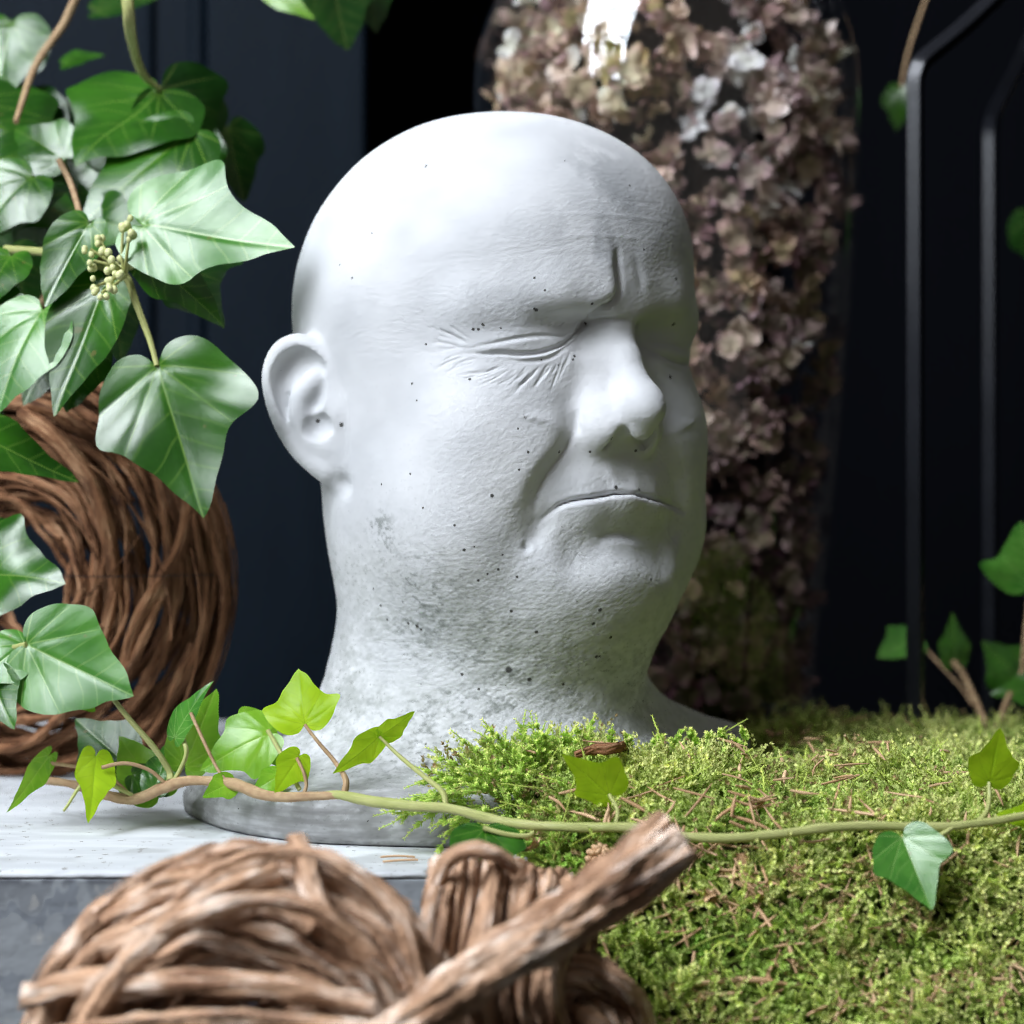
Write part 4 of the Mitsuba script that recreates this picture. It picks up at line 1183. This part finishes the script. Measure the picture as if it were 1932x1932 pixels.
def build_trailing_ivy():
    k = thing('trailing_ivy', 'trailing ivy runner with bright yellow green leaves crossing before the neck', 'ivy')
    Lf = lambda *a, **kw: put_leaf(k, *a, **kw)
    main = [(60, 1470, .985), (130, 1478, .975), (200, 1500, .955), (255, 1508, .945), (318, 1482, .935), (370, 1472, .925), (440, 1480, .915), (500, 1500, .902), (560, 1503, .893), (640, 1500, .884)]
    put_stem(k, main, [.0018, .002, .0022, .0024, .0026, .0022, .0024, .0024, .0021, .0017], 'stalk_brown', 'stem', .25, 10)
    put_stem(k, [(610, 1501, .888), (640, 1500, .884), (700, 1511, .875), (780, 1521, .864), (850, 1526, .855), (920, 1544, .846), (1000, 1557, .836), (1100, 1561, .828), (1200, 1562, .823), (1290, 1578, .819), (1380, 1581, .818), (1480, 1572, .819), (1560, 1562, .820), (1640, 1558, .821), (1760, 1560, .822), (1830, 1555, .823), (1900, 1545, .825), (1990, 1530, .828)],
             [.0016, .0020, .0023, .0022, .0021, .0021, .002, .002, .0019, .0019, .0019, .0019, .0019, .0019, .0018, .0017, .0016, .0015], 'stalk_green', 'stem', .2, 10)
    up = (.1, -.85, .5)
    # leaves left of the neck
    Lf((95, 1424, .955), (22, 1530, .93), (.72, -.62, .25), .30, .35, 'leaf_mid', fold=.1)
    put_stem(k, [(95, 1440, .955), (150, 1448, .95), (205, 1465, .945), (240, 1495, .945)], .0009, 'stalk_brown')
    Lf((182, 1424, .935), (172, 1545, .915), (.45, -.85, .1), .52, .45, 'leaf_young', fold=.2)
    put_stem(k, [(192, 1448, .93), (235, 1440, .93), (280, 1452, .932), (312, 1478, .935)], .0009, 'stalk_brown')
    Lf((330, 1392, .93), (372, 1284, .925), (-.55, -.70, .40), .55, .3, 'leaf_pale', fold=.15, curl=.3)
    put_stem(k, [(345, 1392, .928), (352, 1420, .925), (340, 1452, .93), (325, 1478, .934)], .0010)
    Lf((348, 1446, .945), (408, 1302, .94), (.25, -.92, .25), .60, .45, 'leaf_mid', fold=.1)
    put_stem(k, [(360, 1345, .925), (385, 1400, .92), (410, 1450, .918), (430, 1478, .916)], .0008, 'stalk_brown')
    Lf((508, 1382, .925), (372, 1452, .925), (.05, -.92, .40), .72, .62, 'leaf_mid', fold=.04, curl=.06, wave=.03)
    put_stem(k, [(505, 1378, .92), (525, 1412, .915), (545, 1450, .908), (565, 1490, .902)], .0010)
    Lf((452, 1358, .935), (548, 1452, .935), (.2, -.9, .35), .6, .5, 'leaf_mid')
    Lf((575, 1367, .90), (560, 1258, .905), (-.05, -.80, -.60), 1.02, .85, 'leaf_young', 'bright yellow green ivy leaf standing highest of the runner, against the pale neck', fold=.03, curl=.08, wave=.02, n=36, rings=11, skew=(1.0, 1.1))
    put_stem(k, [(575, 1367, .90), (600, 1400, .897), (630, 1435, .895), (652, 1470, .886), (650, 1498, .884)], [.0007, .0008, .0010, .0013, .0015], 'stalk_brown')
    Lf((566, 1425, .903), (520, 1497, .895), (.35, -.88, .15), .72, .5, 'leaf_young', fold=.1)
    put_stem(k, [(560, 1430, .902), (572, 1455, .90), (578, 1480, .90), (572, 1500, .90)], .0008, 'stalk_brown')
    Lf((716, 1390, .892), (630, 1462, .885), (.30, -.85, -.25), .56, .55, 'leaf_young', 'bright green ivy leaf folded along its middle in front of the neck base', fold=.38, curl=.05, skew=(1.0, .75))
    Lf((716, 1390, .892), (784, 1346, .89), (.2, -.82, -.40), .55, .4, 'leaf_young', fold=.25)
    put_stem(k, [(716, 1390, .892), (752, 1425, .888), (800, 1465, .874), (835, 1495, .862), (842, 1524, .857)], [.0007, .0009, .0011, .0012, .0014], 'stalk_green')
    # small darker ones behind the runner
    Lf((300, 1500, .955), (225, 1385, .965), (.3, -.9, .3), .8, .3, 'leaf_mid')
    Lf((290, 1490, .945), (330, 1378, .955), (-.2, -.9, .4), .55, .3, 'leaf_pale', wave=.05)
    Lf((235, 1440, .97), (140, 1350, .985), (.1, -.9, .4), .8, .35, 'leaf_deep')
    Lf((250, 1462, .95), (320, 1500, .95), (.1, -.9, .4), .8, .3, 'leaf_mature')
    Lf((440, 1475, .918), (385, 1500, .905), (.2, -.9, .4), .7, .3, 'leaf_mid')
    Lf((530, 1462, .915), (475, 1492, .91), (.1, -.9, .3), .8, .3, 'leaf_mid')
    Lf((130, 1300, .95), (180, 1342, .945), (.2, -.9, .2), .7, .3, 'leaf_mid')
    put_stem(k, [(250, 1500, .945), (170, 1470, .94), (120, 1530, .93)], [.001, .0009, .0006])
    # over the moss
    Lf((1150, 1500, .838), (1062, 1428, .832), (.15, -.80, -.58), .80, .82, 'leaf_young', 'bright yellow green ivy leaf with a squared edge standing over the moss in front of the neck', fold=.02, curl=.05, skew=(1.15, .72))
    put_stem(k, [(1150, 1500, .838), (1165, 1530, .830), (1160, 1560, .825)], .0008)
    Lf((915, 1562, .838), (925, 1660, .815), (.10, -.72, .68), .98, .35, 'leaf_mature', 'dark green ivy leaf hanging under the runner behind the front vine bundle', fold=.10, curl=.15)
    put_stem(k, [(912, 1562, .836), (960, 1575, .834), (1000, 1576, .834), (1010, 1560, .838)], .0011)
    Lf((1702, 1578, .809), (1757, 1716, .794), (-.185, -.872, .454), .84, .62, 'leaf_pale', 'ivy leaf hanging over the moss at right, half green and half pale', fold=.30, curl=.04, wave=.01, n=36, rings=11)
    put_stem(k, [(1702, 1579, .814), (1730, 1582, .816), (1770, 1578, .819), (1800, 1560, .822)], .0011)
    Lf((1866, 1476, .842), (1890, 1376, .838), (.12, -.86, -.45), .85, .5, 'leaf_young', 'bright yellow green ivy leaf standing at the right edge above the runner', fold=.05, curl=.06)
    put_stem(k, [(1866, 1476, .842), (1866, 1510, .838), (1860, 1535, .828), (1845, 1552, .823)], [.0008, .001, .0012, .0013])
    Lf((1985, 1545, .834), (1880, 1535, .828), (.1, -.8, .5), .55, .4, 'leaf_young')


def build_right_ivy():
    k = thing('climbing_ivy', 'dim ivy plant growing behind the black lantern bars at the right edge', 'ivy')
    Lf = lambda *a, **kw: put_leaf(k, *a, **kw)
    Lf((1945, 1105, 1.22), (1925, 985, 1.21), (-.45, -.84, .28), 1.1, .7, 'leaf_pale', fold=.05)  # pale blade colour stands in for window light the head blocks
    Lf((1728, 1205, 1.30), (1655, 1236, 1.29), (-.45, -.80, .40), .9, .5, 'leaf_pale')  # again a paler blade in place of window light
    Lf((1800, 1255, 1.27), (1800, 1158, 1.27), (.1, -.95, .1), .6, .35, 'leaf_mature')
    Lf((1925, 1285, 1.28), (1858, 1210, 1.28), (.1, -.95, .1), 1., .4, 'leaf_mature')
    Lf((1965, 1300, 1.25), (1870, 1305, 1.25), (-.2, -.75, .6), .7, .3, 'leaf_mature')
    Lf((1980, 1190, 1.3), (1940, 1250, 1.3), (.1, -.9, .2), 1., .4, 'leaf_deep')
    Lf((1700, 165, 1.42), (1692, 245, 1.42), (-.2, -.9, .3), .8, .3, 'leaf_mature')
    Lf((1950, 400, 1.5), (1990, 520, 1.5), (.1, -.9, .2), 1., .4, 'leaf_deep')
    put_stem(k, [(1700, 165, 1.42), (1716, 90, 1.43), (1760, -40, 1.45)], .0012, 'stalk_brown')
    put_stem(k, [(1950, 400, 1.5), (1975, 300, 1.5), (2010, 180, 1.5)], .0012, 'stalk_brown')
    put_stem(k, [(1728, 1205, 1.30), (1770, 1250, 1.29), (1815, 1300, 1.255), (1835, 1330, 1.235)], .0011, 'stalk_brown')
    put_stem(k, [(1862, 1372, 1.22), (1835, 1310, 1.24), (1815, 1270, 1.26), (1800, 1250, 1.27)], .0022, 'stalk_brown')
    put_stem(k, [(1880, 1372, 1.22), (1905, 1310, 1.25), (1925, 1280, 1.28), (1945, 1105, 1.28)], .0018, 'stalk_brown')


# ---------------------------------------------------------------- woven vines
def build_vine_wreath():
    k = thing('vine_wreath', 'brown wreath of bent vines standing behind the ivy on the left', 'wreath')
    rg = np.random.default_rng(8)
    C = at(58, 1092, 1.15)
    yaw = math.radians(22)
    ex, ey = np.array([math.cos(yaw), -math.sin(yaw), 0]), np.array([math.sin(yaw), math.cos(yaw), 0])
    s = np.linspace(0, 2 * PI, 30)
    for j in range(96):
        R0 = .0765 + rg.normal(0, .002)
        rt = .0430 * math.sqrt(rg.uniform(.10, 1))
        ph = rg.uniform(0, 2 * PI)
        a = ph + s * rg.uniform(.5, 1.0) * rg.choice([-1, 1])
        tt = rg.uniform(0, 2 * PI) + rg.choice([-1, 1]) * rg.uniform(.02, .5) * (a - ph)
        w1, w2 = rg.uniform(0, 6, 2)
        rr = R0 + rt * np.cos(tt) + .0016 * np.sin(4 * a + w1) + .0008 * np.sin(11 * a + w2)
        yy = rt * np.sin(tt) + .0014 * np.sin(5 * a + w2)
        p = C + (rr * np.cos(a))[:, None] * ex + yy[:, None] * ey + np.stack([0 * a, 0 * a, rr * np.sin(a) * .98], -1)
        rad = rg.uniform(.0009, .0026) * (1 + .14 * np.sin(np.linspace(0, 11, len(s)) + ph))
        rad[-1] *= .5
        put_uv('vine', tube(p, rad, 8, 3, True, j, .5), 'bark_red', k)
    for j in range(40):
        a = rg.uniform(0, 2 * PI) + np.linspace(0, rg.uniform(.5, 2.), 9)
        tt = rg.uniform(0, 2 * PI) + np.linspace(0, rg.normal(0, .8), 9)
        rt = .0455 * (1 + np.linspace(0, rg.uniform(-.05, .3), 9) ** 2)
        rr = .0765 + rt * np.cos(tt)
        p = C + (rr * np.cos(a))[:, None] * ex + (rt * np.sin(tt))[:, None] * ey + np.stack([0 * a, 0 * a, rr * np.sin(a)], -1)
        put_uv('vine', tube(p, np.linspace(1, .5, 9) * rg.uniform(.0005, .0011), 6, 3, True, j, .5), 'bark_red', k)
    # two thicker slanting stems over the front, as bound on
    put_uv('vine', tube([at(*q) for q in ((40, 775, 1.09), (110, 830, 1.085), (165, 900, 1.085), (200, 990, 1.085), (215, 1080, 1.09), (225, 1150, 1.1))], [.004, .0045, .0042, .004, .0038, .003], 10, 6, True, 77, .35), 'bark_red', k)
    put_uv('vine', tube([at(*q) for q in ((-10, 755, 1.10), (60, 762, 1.09), (130, 790, 1.09), (210, 850, 1.10), (290, 930, 1.12))], [.0035, .004, .0042, .0038, .003], 10, 6, True, 78, .35), 'bark_red', k)
    put_uv('vine', tube([at(*q) for q in ((355, 945, 1.10), (340, 1030, 1.09), (300, 1100, 1.085), (255, 1180, 1.085), (235, 1260, 1.09))], [.003, .0034, .0036, .0034, .003], 10, 6, True, 79, .3), 'bark_red', k)
    put_uv('vine', tube([at(*q) for q in ((405, 1160, 1.17), (418, 1190, 1.165), (422, 1225, 1.165))], [.0018, .001, .0004], 6, 4, True, 80, .3), 'bark_red', k)
    put_uv('wire', tube([at(*q) for q in ((90, 1084, 1.078), (170, 1088, 1.072), (250, 1087, 1.07), (330, 1086, 1.074), (405, 1084, 1.09))], .00032, 5, 4), 'black_metal', k)


AT = at


def build_front_bundle():
    k = thing('vine_bundle', 'pale brown bundle of coiled vines out of focus at the bottom', 'vine bundle')
    rg = np.random.default_rng(15)
    at = lambda u, v, d: AT(u, v, d + .012)
    D = .70
    px = D / FPX
    C = at(472, 2035, D)
    # main ring: stems run round it, each winding slowly about the ring's core
    s = np.linspace(0, 2 * PI, 30)
    for j in range(134):
        R0 = .0520 if j < 110 else rg.uniform(.016, .034)
        t0, turns = rg.uniform(0, 2 * PI), rg.choice([-1, 1]) * rg.uniform(.1, .55)
        rt = .0252 * math.sqrt(rg.uniform(.12, 1))
        ph = rg.uniform(0, 2 * PI)
        a = ph + s * rg.uniform(.55, 1.0)
        tt = t0 + turns * a
        rr = R0 + rt * np.cos(tt) + .0015 * np.sin(5 * a + ph) + .0009 * np.sin(13 * a + 2 * ph)
        p = C + np.stack([rr * np.cos(a) * 1.0, rt * 1.0 * np.sin(tt) + .001 * np.sin(4 * a), rr * np.sin(a) * 1.02], -1)
        rad = rg.uniform(.0012, .0040) * (1 + .12 * np.sin(np.linspace(0, 8, len(s)) + ph))
        put_uv('vine', tube(p, rad, 10, 4, True, j, .62), 'bark_pale', k)
    for j in range(60):                                     # loose fibres and torn ends
        a = rg.uniform(0, 2 * PI) + np.linspace(0, rg.uniform(.5, 2.2), 9)
        tt = rg.uniform(0, 2 * PI) + np.linspace(0, rg.normal(0, .8), 9)
        rt = .0275 * (1 + np.linspace(0, rg.uniform(-.05, .35), 9) ** 2)
        rr = .052 + rt * np.cos(tt) + rg.normal(0, .0005, 9)
        p = C + np.stack([rr * np.cos(a), rt * np.sin(tt), rr * np.sin(a)], -1)
        put_uv('vine', tube(p, np.linspace(1, .5, 9) * rg.uniform(.0004, .0010), 6, 3, True, j, .5), 'bark_pale', k)
    # stems crossing at the left
    for j, q in enumerate((((50, 1880, .672), (150, 1860, .665), (330, 1855, .66), (520, 1860, .655), (700, 1900, .66)), ((120, 1990, .66), (210, 1850, .66), (300, 1760, .662), (400, 1690, .668), (520, 1640, .68)),
                           ((200, 1800, .665), (340, 1740, .66), (470, 1700, .66), (600, 1720, .66), (700, 1800, .665)), ((100, 1960, .65), (300, 1930, .645), (500, 1925, .645), (720, 1950, .65)),
                           ((330, 1700, .672), (430, 1640, .675), (550, 1610, .68), (660, 1640, .68), (760, 1740, .68), (800, 1880, .68)), ((560, 1590, .69), (575, 1620, .682), (590, 1680, .676), (620, 1740, .67)))):
        m = tube([at(*z) for z in q], rg.uniform(.0028, .0042), 10, 5, True, 60 + j, .6)
        put_uv('vine', m, 'bark_pale', k)
    # second coil, seen edge on: stems climb, bend over and go down behind
    for j in range(26):
        u = 800 + 300 * (j + .5) / 26 + rg.normal(0, 6)
        lean = (u - 930) * .30
        top = 1625 + ((u - 905) / 190) ** 2 * 60 + rg.uniform(-8, 14)
        d = .735 + rg.uniform(-.008, .008)
        q = [at(u - 130 * (u < 900) * .4 - lean * .4, 1985, d - .006), at(u - 30 - lean * .3, 1860, d - .026), at(u - 5, 1740, d - .022), at(u + 8 + lean * .05, top + 25, d - .008), at(u + 12 + lean * .1, top, d + .006), at(u + 10 + lean * .2, top + 25, d + .022), at(u + 10 + lean * .3, 1760, d + .036), at(u, 1940, d + .036)]
        put_uv('vine', tube(q, rg.uniform(.0018, .0034), 10, 5, True, 90 + j, .62), 'bark_pale', k)
    put_uv('vine', tube([at(*z) for z in ((822, 1668, .716), (845, 1625, .716), (885, 1604, .716), (935, 1612, .718), (975, 1640, .722))], [.0026, .003, .0031, .003, .0024], 10, 6, True, 120, .3), 'bark_pale', k)
    # third coil right of the stick
    for j in range(9):
        r0 = 40 + 17 * j + rg.uniform(-6, 6)
        c = (1080 + rg.uniform(-8, 8), 1985)
        a = np.radians(np.linspace(175, -30, 8))
        q = [at(c[0] + r0 * .85 * math.cos(t), c[1] - r0 * math.sin(t), .742 + .014 * math.sin(3 * t + j) + rg.normal(0, .002)) for t in a]
        put_uv('vine', tube(q, rg.uniform(.0022, .0042), 10, 5, True, 130 + j, .62), 'bark_pale', k)
    # the stick: a few stems grown together
    for j, (ou, ov, r, dd) in enumerate(((-20, -20, .0046, 0), (14, 12, .0048, -.004), (40, 34, .0040, .003), (2, 2, .0042, .005), (-6, -6, .0036, -.006), (30, 16, .0034, -.006))):
        q = [(690 + ou * .6, 1990 + ov * .6, .640), (800 + ou * .65, 1905 + ov * .65, .648), (930 + ou * .7, 1815 + ov * .7, .658), (1060 + ou * .8, 1735 + ov * .8, .668), (1180 + ou * .9, 1650 + ov * .9, .676), (1272 + ou * .8, 1560 + ov * .8 + 6 * j, .682)]
        put_uv('vine', tube([at(a, b, c + dd) for a, b, c in q], [r * .80, r * .85, r * .9, r * .95, r * 1.0, r * .92], 12, 6, True, 150 + j, .65), 'bark_pale', k)


# ---------------------------------------------------------------- glass dome with dried flowers
def build_dome():
    c = at(1255, 966, 1.34)
    cx, cy = c[0], c[1]
    prof = [(.092, .002), (.096, .06), (.104, .13), (.113, .23), (.1195, .32), (.1225, .385)]
    H0, Rr = .412, .1228
    for t in np.linspace(0, 88, 18):
        prof.append((Rr * math.cos(math.radians(t)), H0 + Rr * 1.02 * math.sin(math.radians(t))))
    prof = np.array(prof + [(0.0004, H0 + Rr * 1.02)])
    k = thing('glass_dome', 'tall clear glass dome behind the head, filled with dried hydrangea', 'glass dome')
    q = spline(prof, 4)
    q[:, 0] = np.maximum(q[:, 0], 1e-5)
    m = trimesh.creation.revolve(q, sections=96)
    m.apply_translation([cx, cy, 0])
    put('glass', m, 'clear_glass', k, True)
    rim = trimesh.creation.torus(.092, .003, 64, 10)
    rim.apply_translation([cx, cy, .004])
    put('rim', rim, 'black_metal', k, True)
    h = thing('dried_hydrangea', 'dried dusky pink and brown hydrangea flower heads packed inside the glass dome', 'dried flowers')
    rg = np.random.default_rng(19)
    radius = lambda z: np.where(z < H0, np.interp(z, prof[:6, 1], prof[:6, 0]), Rr * np.sqrt(np.clip(1 - ((z - H0) / (Rr * 1.02)) ** 2, 0, 1)))
    # flower heads: ball-shaped clumps of florets
    heads = []
    for z in np.arange(.04, .53, .05):
        r_in = max(.03, float(radius(z)) - .046)
        n = 9
        for j in range(n):
            a = 2 * PI * (j + rg.uniform(-.3, .3)) / n + z * 40
            heads.append((np.array([r_in * math.cos(a), r_in * math.sin(a), z + rg.uniform(-.018, .018)]), rg.uniform(.034, .043)))
    pal = np.array([[.62, .50, .33], [.44, .34, .19], [.60, .45, .42], [.40, .35, .15], [.76, .68, .50], [.46, .33, .22], [.34, .29, .12], [.52, .42, .34], [.72, .60, .54]])
    fl = []
    for hc, hr in heads:
        if hc[1] > .088:
            continue
        tone = (pal[rg.integers(len(pal))] * .6 + pal[rg.integers(len(pal))] * .4) * (1.1 if hc[2] > .36 else .62 if hc[2] > .2 else .36)  # tone drops with height: shade low in the dome put into petal colour
        for _ in range(50):
            d = rg.normal(size=3)
            d /= np.linalg.norm(d)
            if d @ np.array([hc[0], hc[1], 0]) < -.02 or (d[1] > .75):
                continue
            p = hc + d * hr * rg.uniform(.82, 1.04)
            rmax = float(radius(p[2])) - .004
            rr = math.hypot(p[0], p[1])
            if p[2] > .532 or rmax <= .01:
                continue
            if rr > rmax:
                p[:2] *= rmax / rr
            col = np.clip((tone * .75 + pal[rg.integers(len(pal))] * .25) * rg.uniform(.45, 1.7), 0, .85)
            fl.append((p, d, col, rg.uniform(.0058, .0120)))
    g = np.stack(np.meshgrid(np.linspace(0, 1, 5), np.linspace(-1, 1, 5), indexing='ij'), -1).reshape(-1, 2)
    i, j = np.meshgrid(np.arange(4), np.arange(4), indexing='ij')
    pf = np.stack([i * 5 + j, (i + 1) * 5 + j, (i + 1) * 5 + j + 1, i * 5 + j + 1], -1).reshape(-1, 4)
    pf = np.vstack([pf[:, [0, 1, 2]], pf[:, [0, 2, 3]]])

    def floret(p, d, col, size):
        d = d + rg.normal(0, .35, 3); d /= np.linalg.norm(d)
        x = np.cross(d, rg.normal(size=3)); x /= np.linalg.norm(x); y = np.cross(d, x)
        V, C = [], []
        for q in range(4):
            if rg.uniform() < .06:
                continue
            a = q * PI / 2 + rg.normal(0, .18)
            o, w = math.cos(a) * x + math.sin(a) * y, -math.sin(a) * x + math.cos(a) * y
            t, s = g[:, 0], g[:, 1]
            wd = .58 * np.sin(PI * np.clip(.06 + t * .86, 0, 1)) ** .7
            lift = rg.uniform(-.1, .7) * t + rg.uniform(-.8, .4) * t * t + rg.uniform(-.5, .7) * s * s * t + .16 * np.sin(5 * t + 3 * s + rg.uniform(0, 6))
            V.append(p + size * (t[:, None] * o + (s * wd)[:, None] * w + lift[:, None] * d))
            cc = col * rg.uniform(.85, 1.15)
            C.append(np.clip(cc * (.80 + .35 * t[:, None]) + np.array([.04, -.03, .04]) * (t[:, None] > .7), 0, .85))
        if not V:
            return None
        n = len(V)
        return np.vstack(V), np.vstack([pf + 25 * q for q in range(n)]), np.vstack(C)

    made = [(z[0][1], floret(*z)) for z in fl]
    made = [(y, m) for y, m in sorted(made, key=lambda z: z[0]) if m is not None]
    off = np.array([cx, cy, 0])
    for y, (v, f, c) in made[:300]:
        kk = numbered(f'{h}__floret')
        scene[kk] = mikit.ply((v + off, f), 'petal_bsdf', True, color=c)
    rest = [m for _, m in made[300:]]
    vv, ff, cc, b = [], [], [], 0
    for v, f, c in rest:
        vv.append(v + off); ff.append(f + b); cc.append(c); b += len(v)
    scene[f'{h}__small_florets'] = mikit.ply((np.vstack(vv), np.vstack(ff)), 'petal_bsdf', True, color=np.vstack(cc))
    labels[f'{h}__small_florets'] = {'kind': 'stuff'}
    core = trimesh.creation.revolve(np.array([(.0001, .004), (.045, .006), (.058, .12), (.068, .25), (.074, .36), (.070, .43), (.045, .49), (.0001, .505)]), sections=40)  # added dark mass: stops glass reflections, darkens gaps between florets
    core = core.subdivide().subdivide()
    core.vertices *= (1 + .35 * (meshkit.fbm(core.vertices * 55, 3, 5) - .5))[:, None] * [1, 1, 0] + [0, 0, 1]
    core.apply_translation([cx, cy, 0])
    put('core', core, 'added_dark_core', h, True)
    for q in range(7):
        a = q * .9
        put_uv('stem', tube([(cx + .02 * math.cos(a), cy + .02 * math.sin(a), .003), (cx + .03 * math.cos(a), cy + .03 * math.sin(a), .2), (cx + .035 * math.cos(a + .3), cy + .035 * math.sin(a + .3), .42)], .0025, 7, 5, True, q, .2), 'bark_red', h)


# ---------------------------------------------------------------- black metal lantern
def square_bar(pts, w, fine=6):
    """A square bar with slightly eased edges along a run of points; w is its side."""
    p = spline(np.asarray(pts, float), fine) if fine > 1 else np.asarray(pts, float)
    t = np.gradient(p, axis=0); t /= np.linalg.norm(t, axis=1, keepdims=True)
    c = .14
    sec = np.array([(-1 + c, -1), (1 - c, -1), (1, -1 + c), (1, 1 - c), (1 - c, 1), (-1 + c, 1), (-1, 1 - c), (-1, -1 + c)]) * w / 2
    return p, t, sec


def build_lantern():
    k = thing('lantern_frame', 'open black metal lantern frame with bent posts at the right edge', 'lantern')
    def p(u, d):
        q = at(u, 966, d)
        return np.array([q[0], q[1], 0])
    fl, bl = p(1727, 1.20), p(1868, 1.34)
    e = bl - fl
    perp = np.array([e[1], -e[0], 0])
    fr, br = fl + perp, bl + perp
    mid = (fl + br) / 2
    zk = .395
    w = .0084
    posts = [fl, bl, fr, br]
    for q in posts:
        inw = (mid - q); inw = inw / np.linalg.norm(inw)
        tan = np.array([-inw[1], inw[0], 0])
        dirs = (e / np.linalg.norm(e), perp / np.linalg.norm(perp))
        zt = zk if q is fl else zk - .004
        run = [q + [0, 0, .0015], q + [0, 0, .15], q + [0, 0, zt - .03], q + [0, 0, zt - .004], q + inw * .004 + [0, 0, zt + .006], q + inw * .032 + [0, 0, zt + .028], q + inw * .058 + [0, 0, zt + .052], q + inw * .082 + [0, 0, zt + .090], mid + [0, 0, zt + .15] - inw * .004]
        run = np.array(run)
        t = np.gradient(run, axis=0); t /= np.linalg.norm(t, axis=1, keepdims=True)
        V = []
        c = .16
        sec = np.array([(-1 + c, -1), (1 - c, -1), (1, -1 + c), (1, 1 - c), (1 - c, 1), (-1 + c, 1), (-1, 1 - c), (-1, -1 + c)]) * w / 2
        fine = np.concatenate([np.linspace(i, i + 1, 6, endpoint=False) for i in range(len(run) - 1)] + [[len(run) - 1]])
        R_ = np.stack([np.interp(fine, np.arange(len(run)), run[:, j]) for j in range(3)], -1)
        if True:
            R_[12:] = np.apply_along_axis(lambda col: np.convolve(np.pad(col, 1, mode='edge'), np.ones(3) / 3, 'valid'), 0, R_)[12:]
        T_ = np.gradient(R_, axis=0); T_ /= np.linalg.norm(T_, axis=1, keepdims=True)
        for i in range(len(R_)):
            z1 = T_[i]
            b1 = tan
            a1 = np.cross(b1, z1); a1 /= np.linalg.norm(a1)
            # square turned so that its faces follow the frame's sides
            ca, sa = math.cos(PI / 4), math.sin(PI / 4)
            V.append(R_[i] + (sec[:, :1] * ca - sec[:, 1:] * sa) * a1 + (sec[:, :1] * sa + sec[:, 1:] * ca) * b1)
        V = np.vstack(V)
        n = len(R_)
        i, j = np.meshgrid(np.arange(n - 1), np.arange(8), indexing='ij')
        f = np.stack([i * 8 + j, i * 8 + (j + 1) % 8, (i + 1) * 8 + (j + 1) % 8, (i + 1) * 8 + j], -1).reshape(-1, 4)
        f = np.vstack([f[:, [0, 1, 2]], f[:, [0, 2, 3]]])
        put('post', (V, f), 'black_metal', k, 25)
    for a, b in ((fl, bl), (fl, fr), (fr, br), (bl, br)):
        L = np.linalg.norm(b - a) - w * 1.5
        bar = trimesh.creation.box([L, .008, .008])
        bar.apply_transform(trimesh.transformations.rotation_matrix(math.atan2(b[1] - a[1], b[0] - a[0]), [0, 0, 1]))
        bar.apply_translation((a + b) / 2 + [0, 0, .006])
        put('rail', bar, 'black_metal', k)


# ---------------------------------------------------------------- everything
scene['bud_bsdf'] = two({'type': 'principled', 'base_color': rgb(.58, .60, .28), 'roughness': .5, 'specular': .4})
build_setting()
hv, hf = build_head()
hk = thing('head_sculpture', 'pale cast stone head of a frowning bald man with closed eyes', 'sculpture')
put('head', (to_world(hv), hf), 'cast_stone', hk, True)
build_moss()
build_litter()
build_left_ivy()
build_trailing_ivy()
build_right_ivy()
build_vine_wreath()
build_front_bundle()
build_dome()
build_lantern()
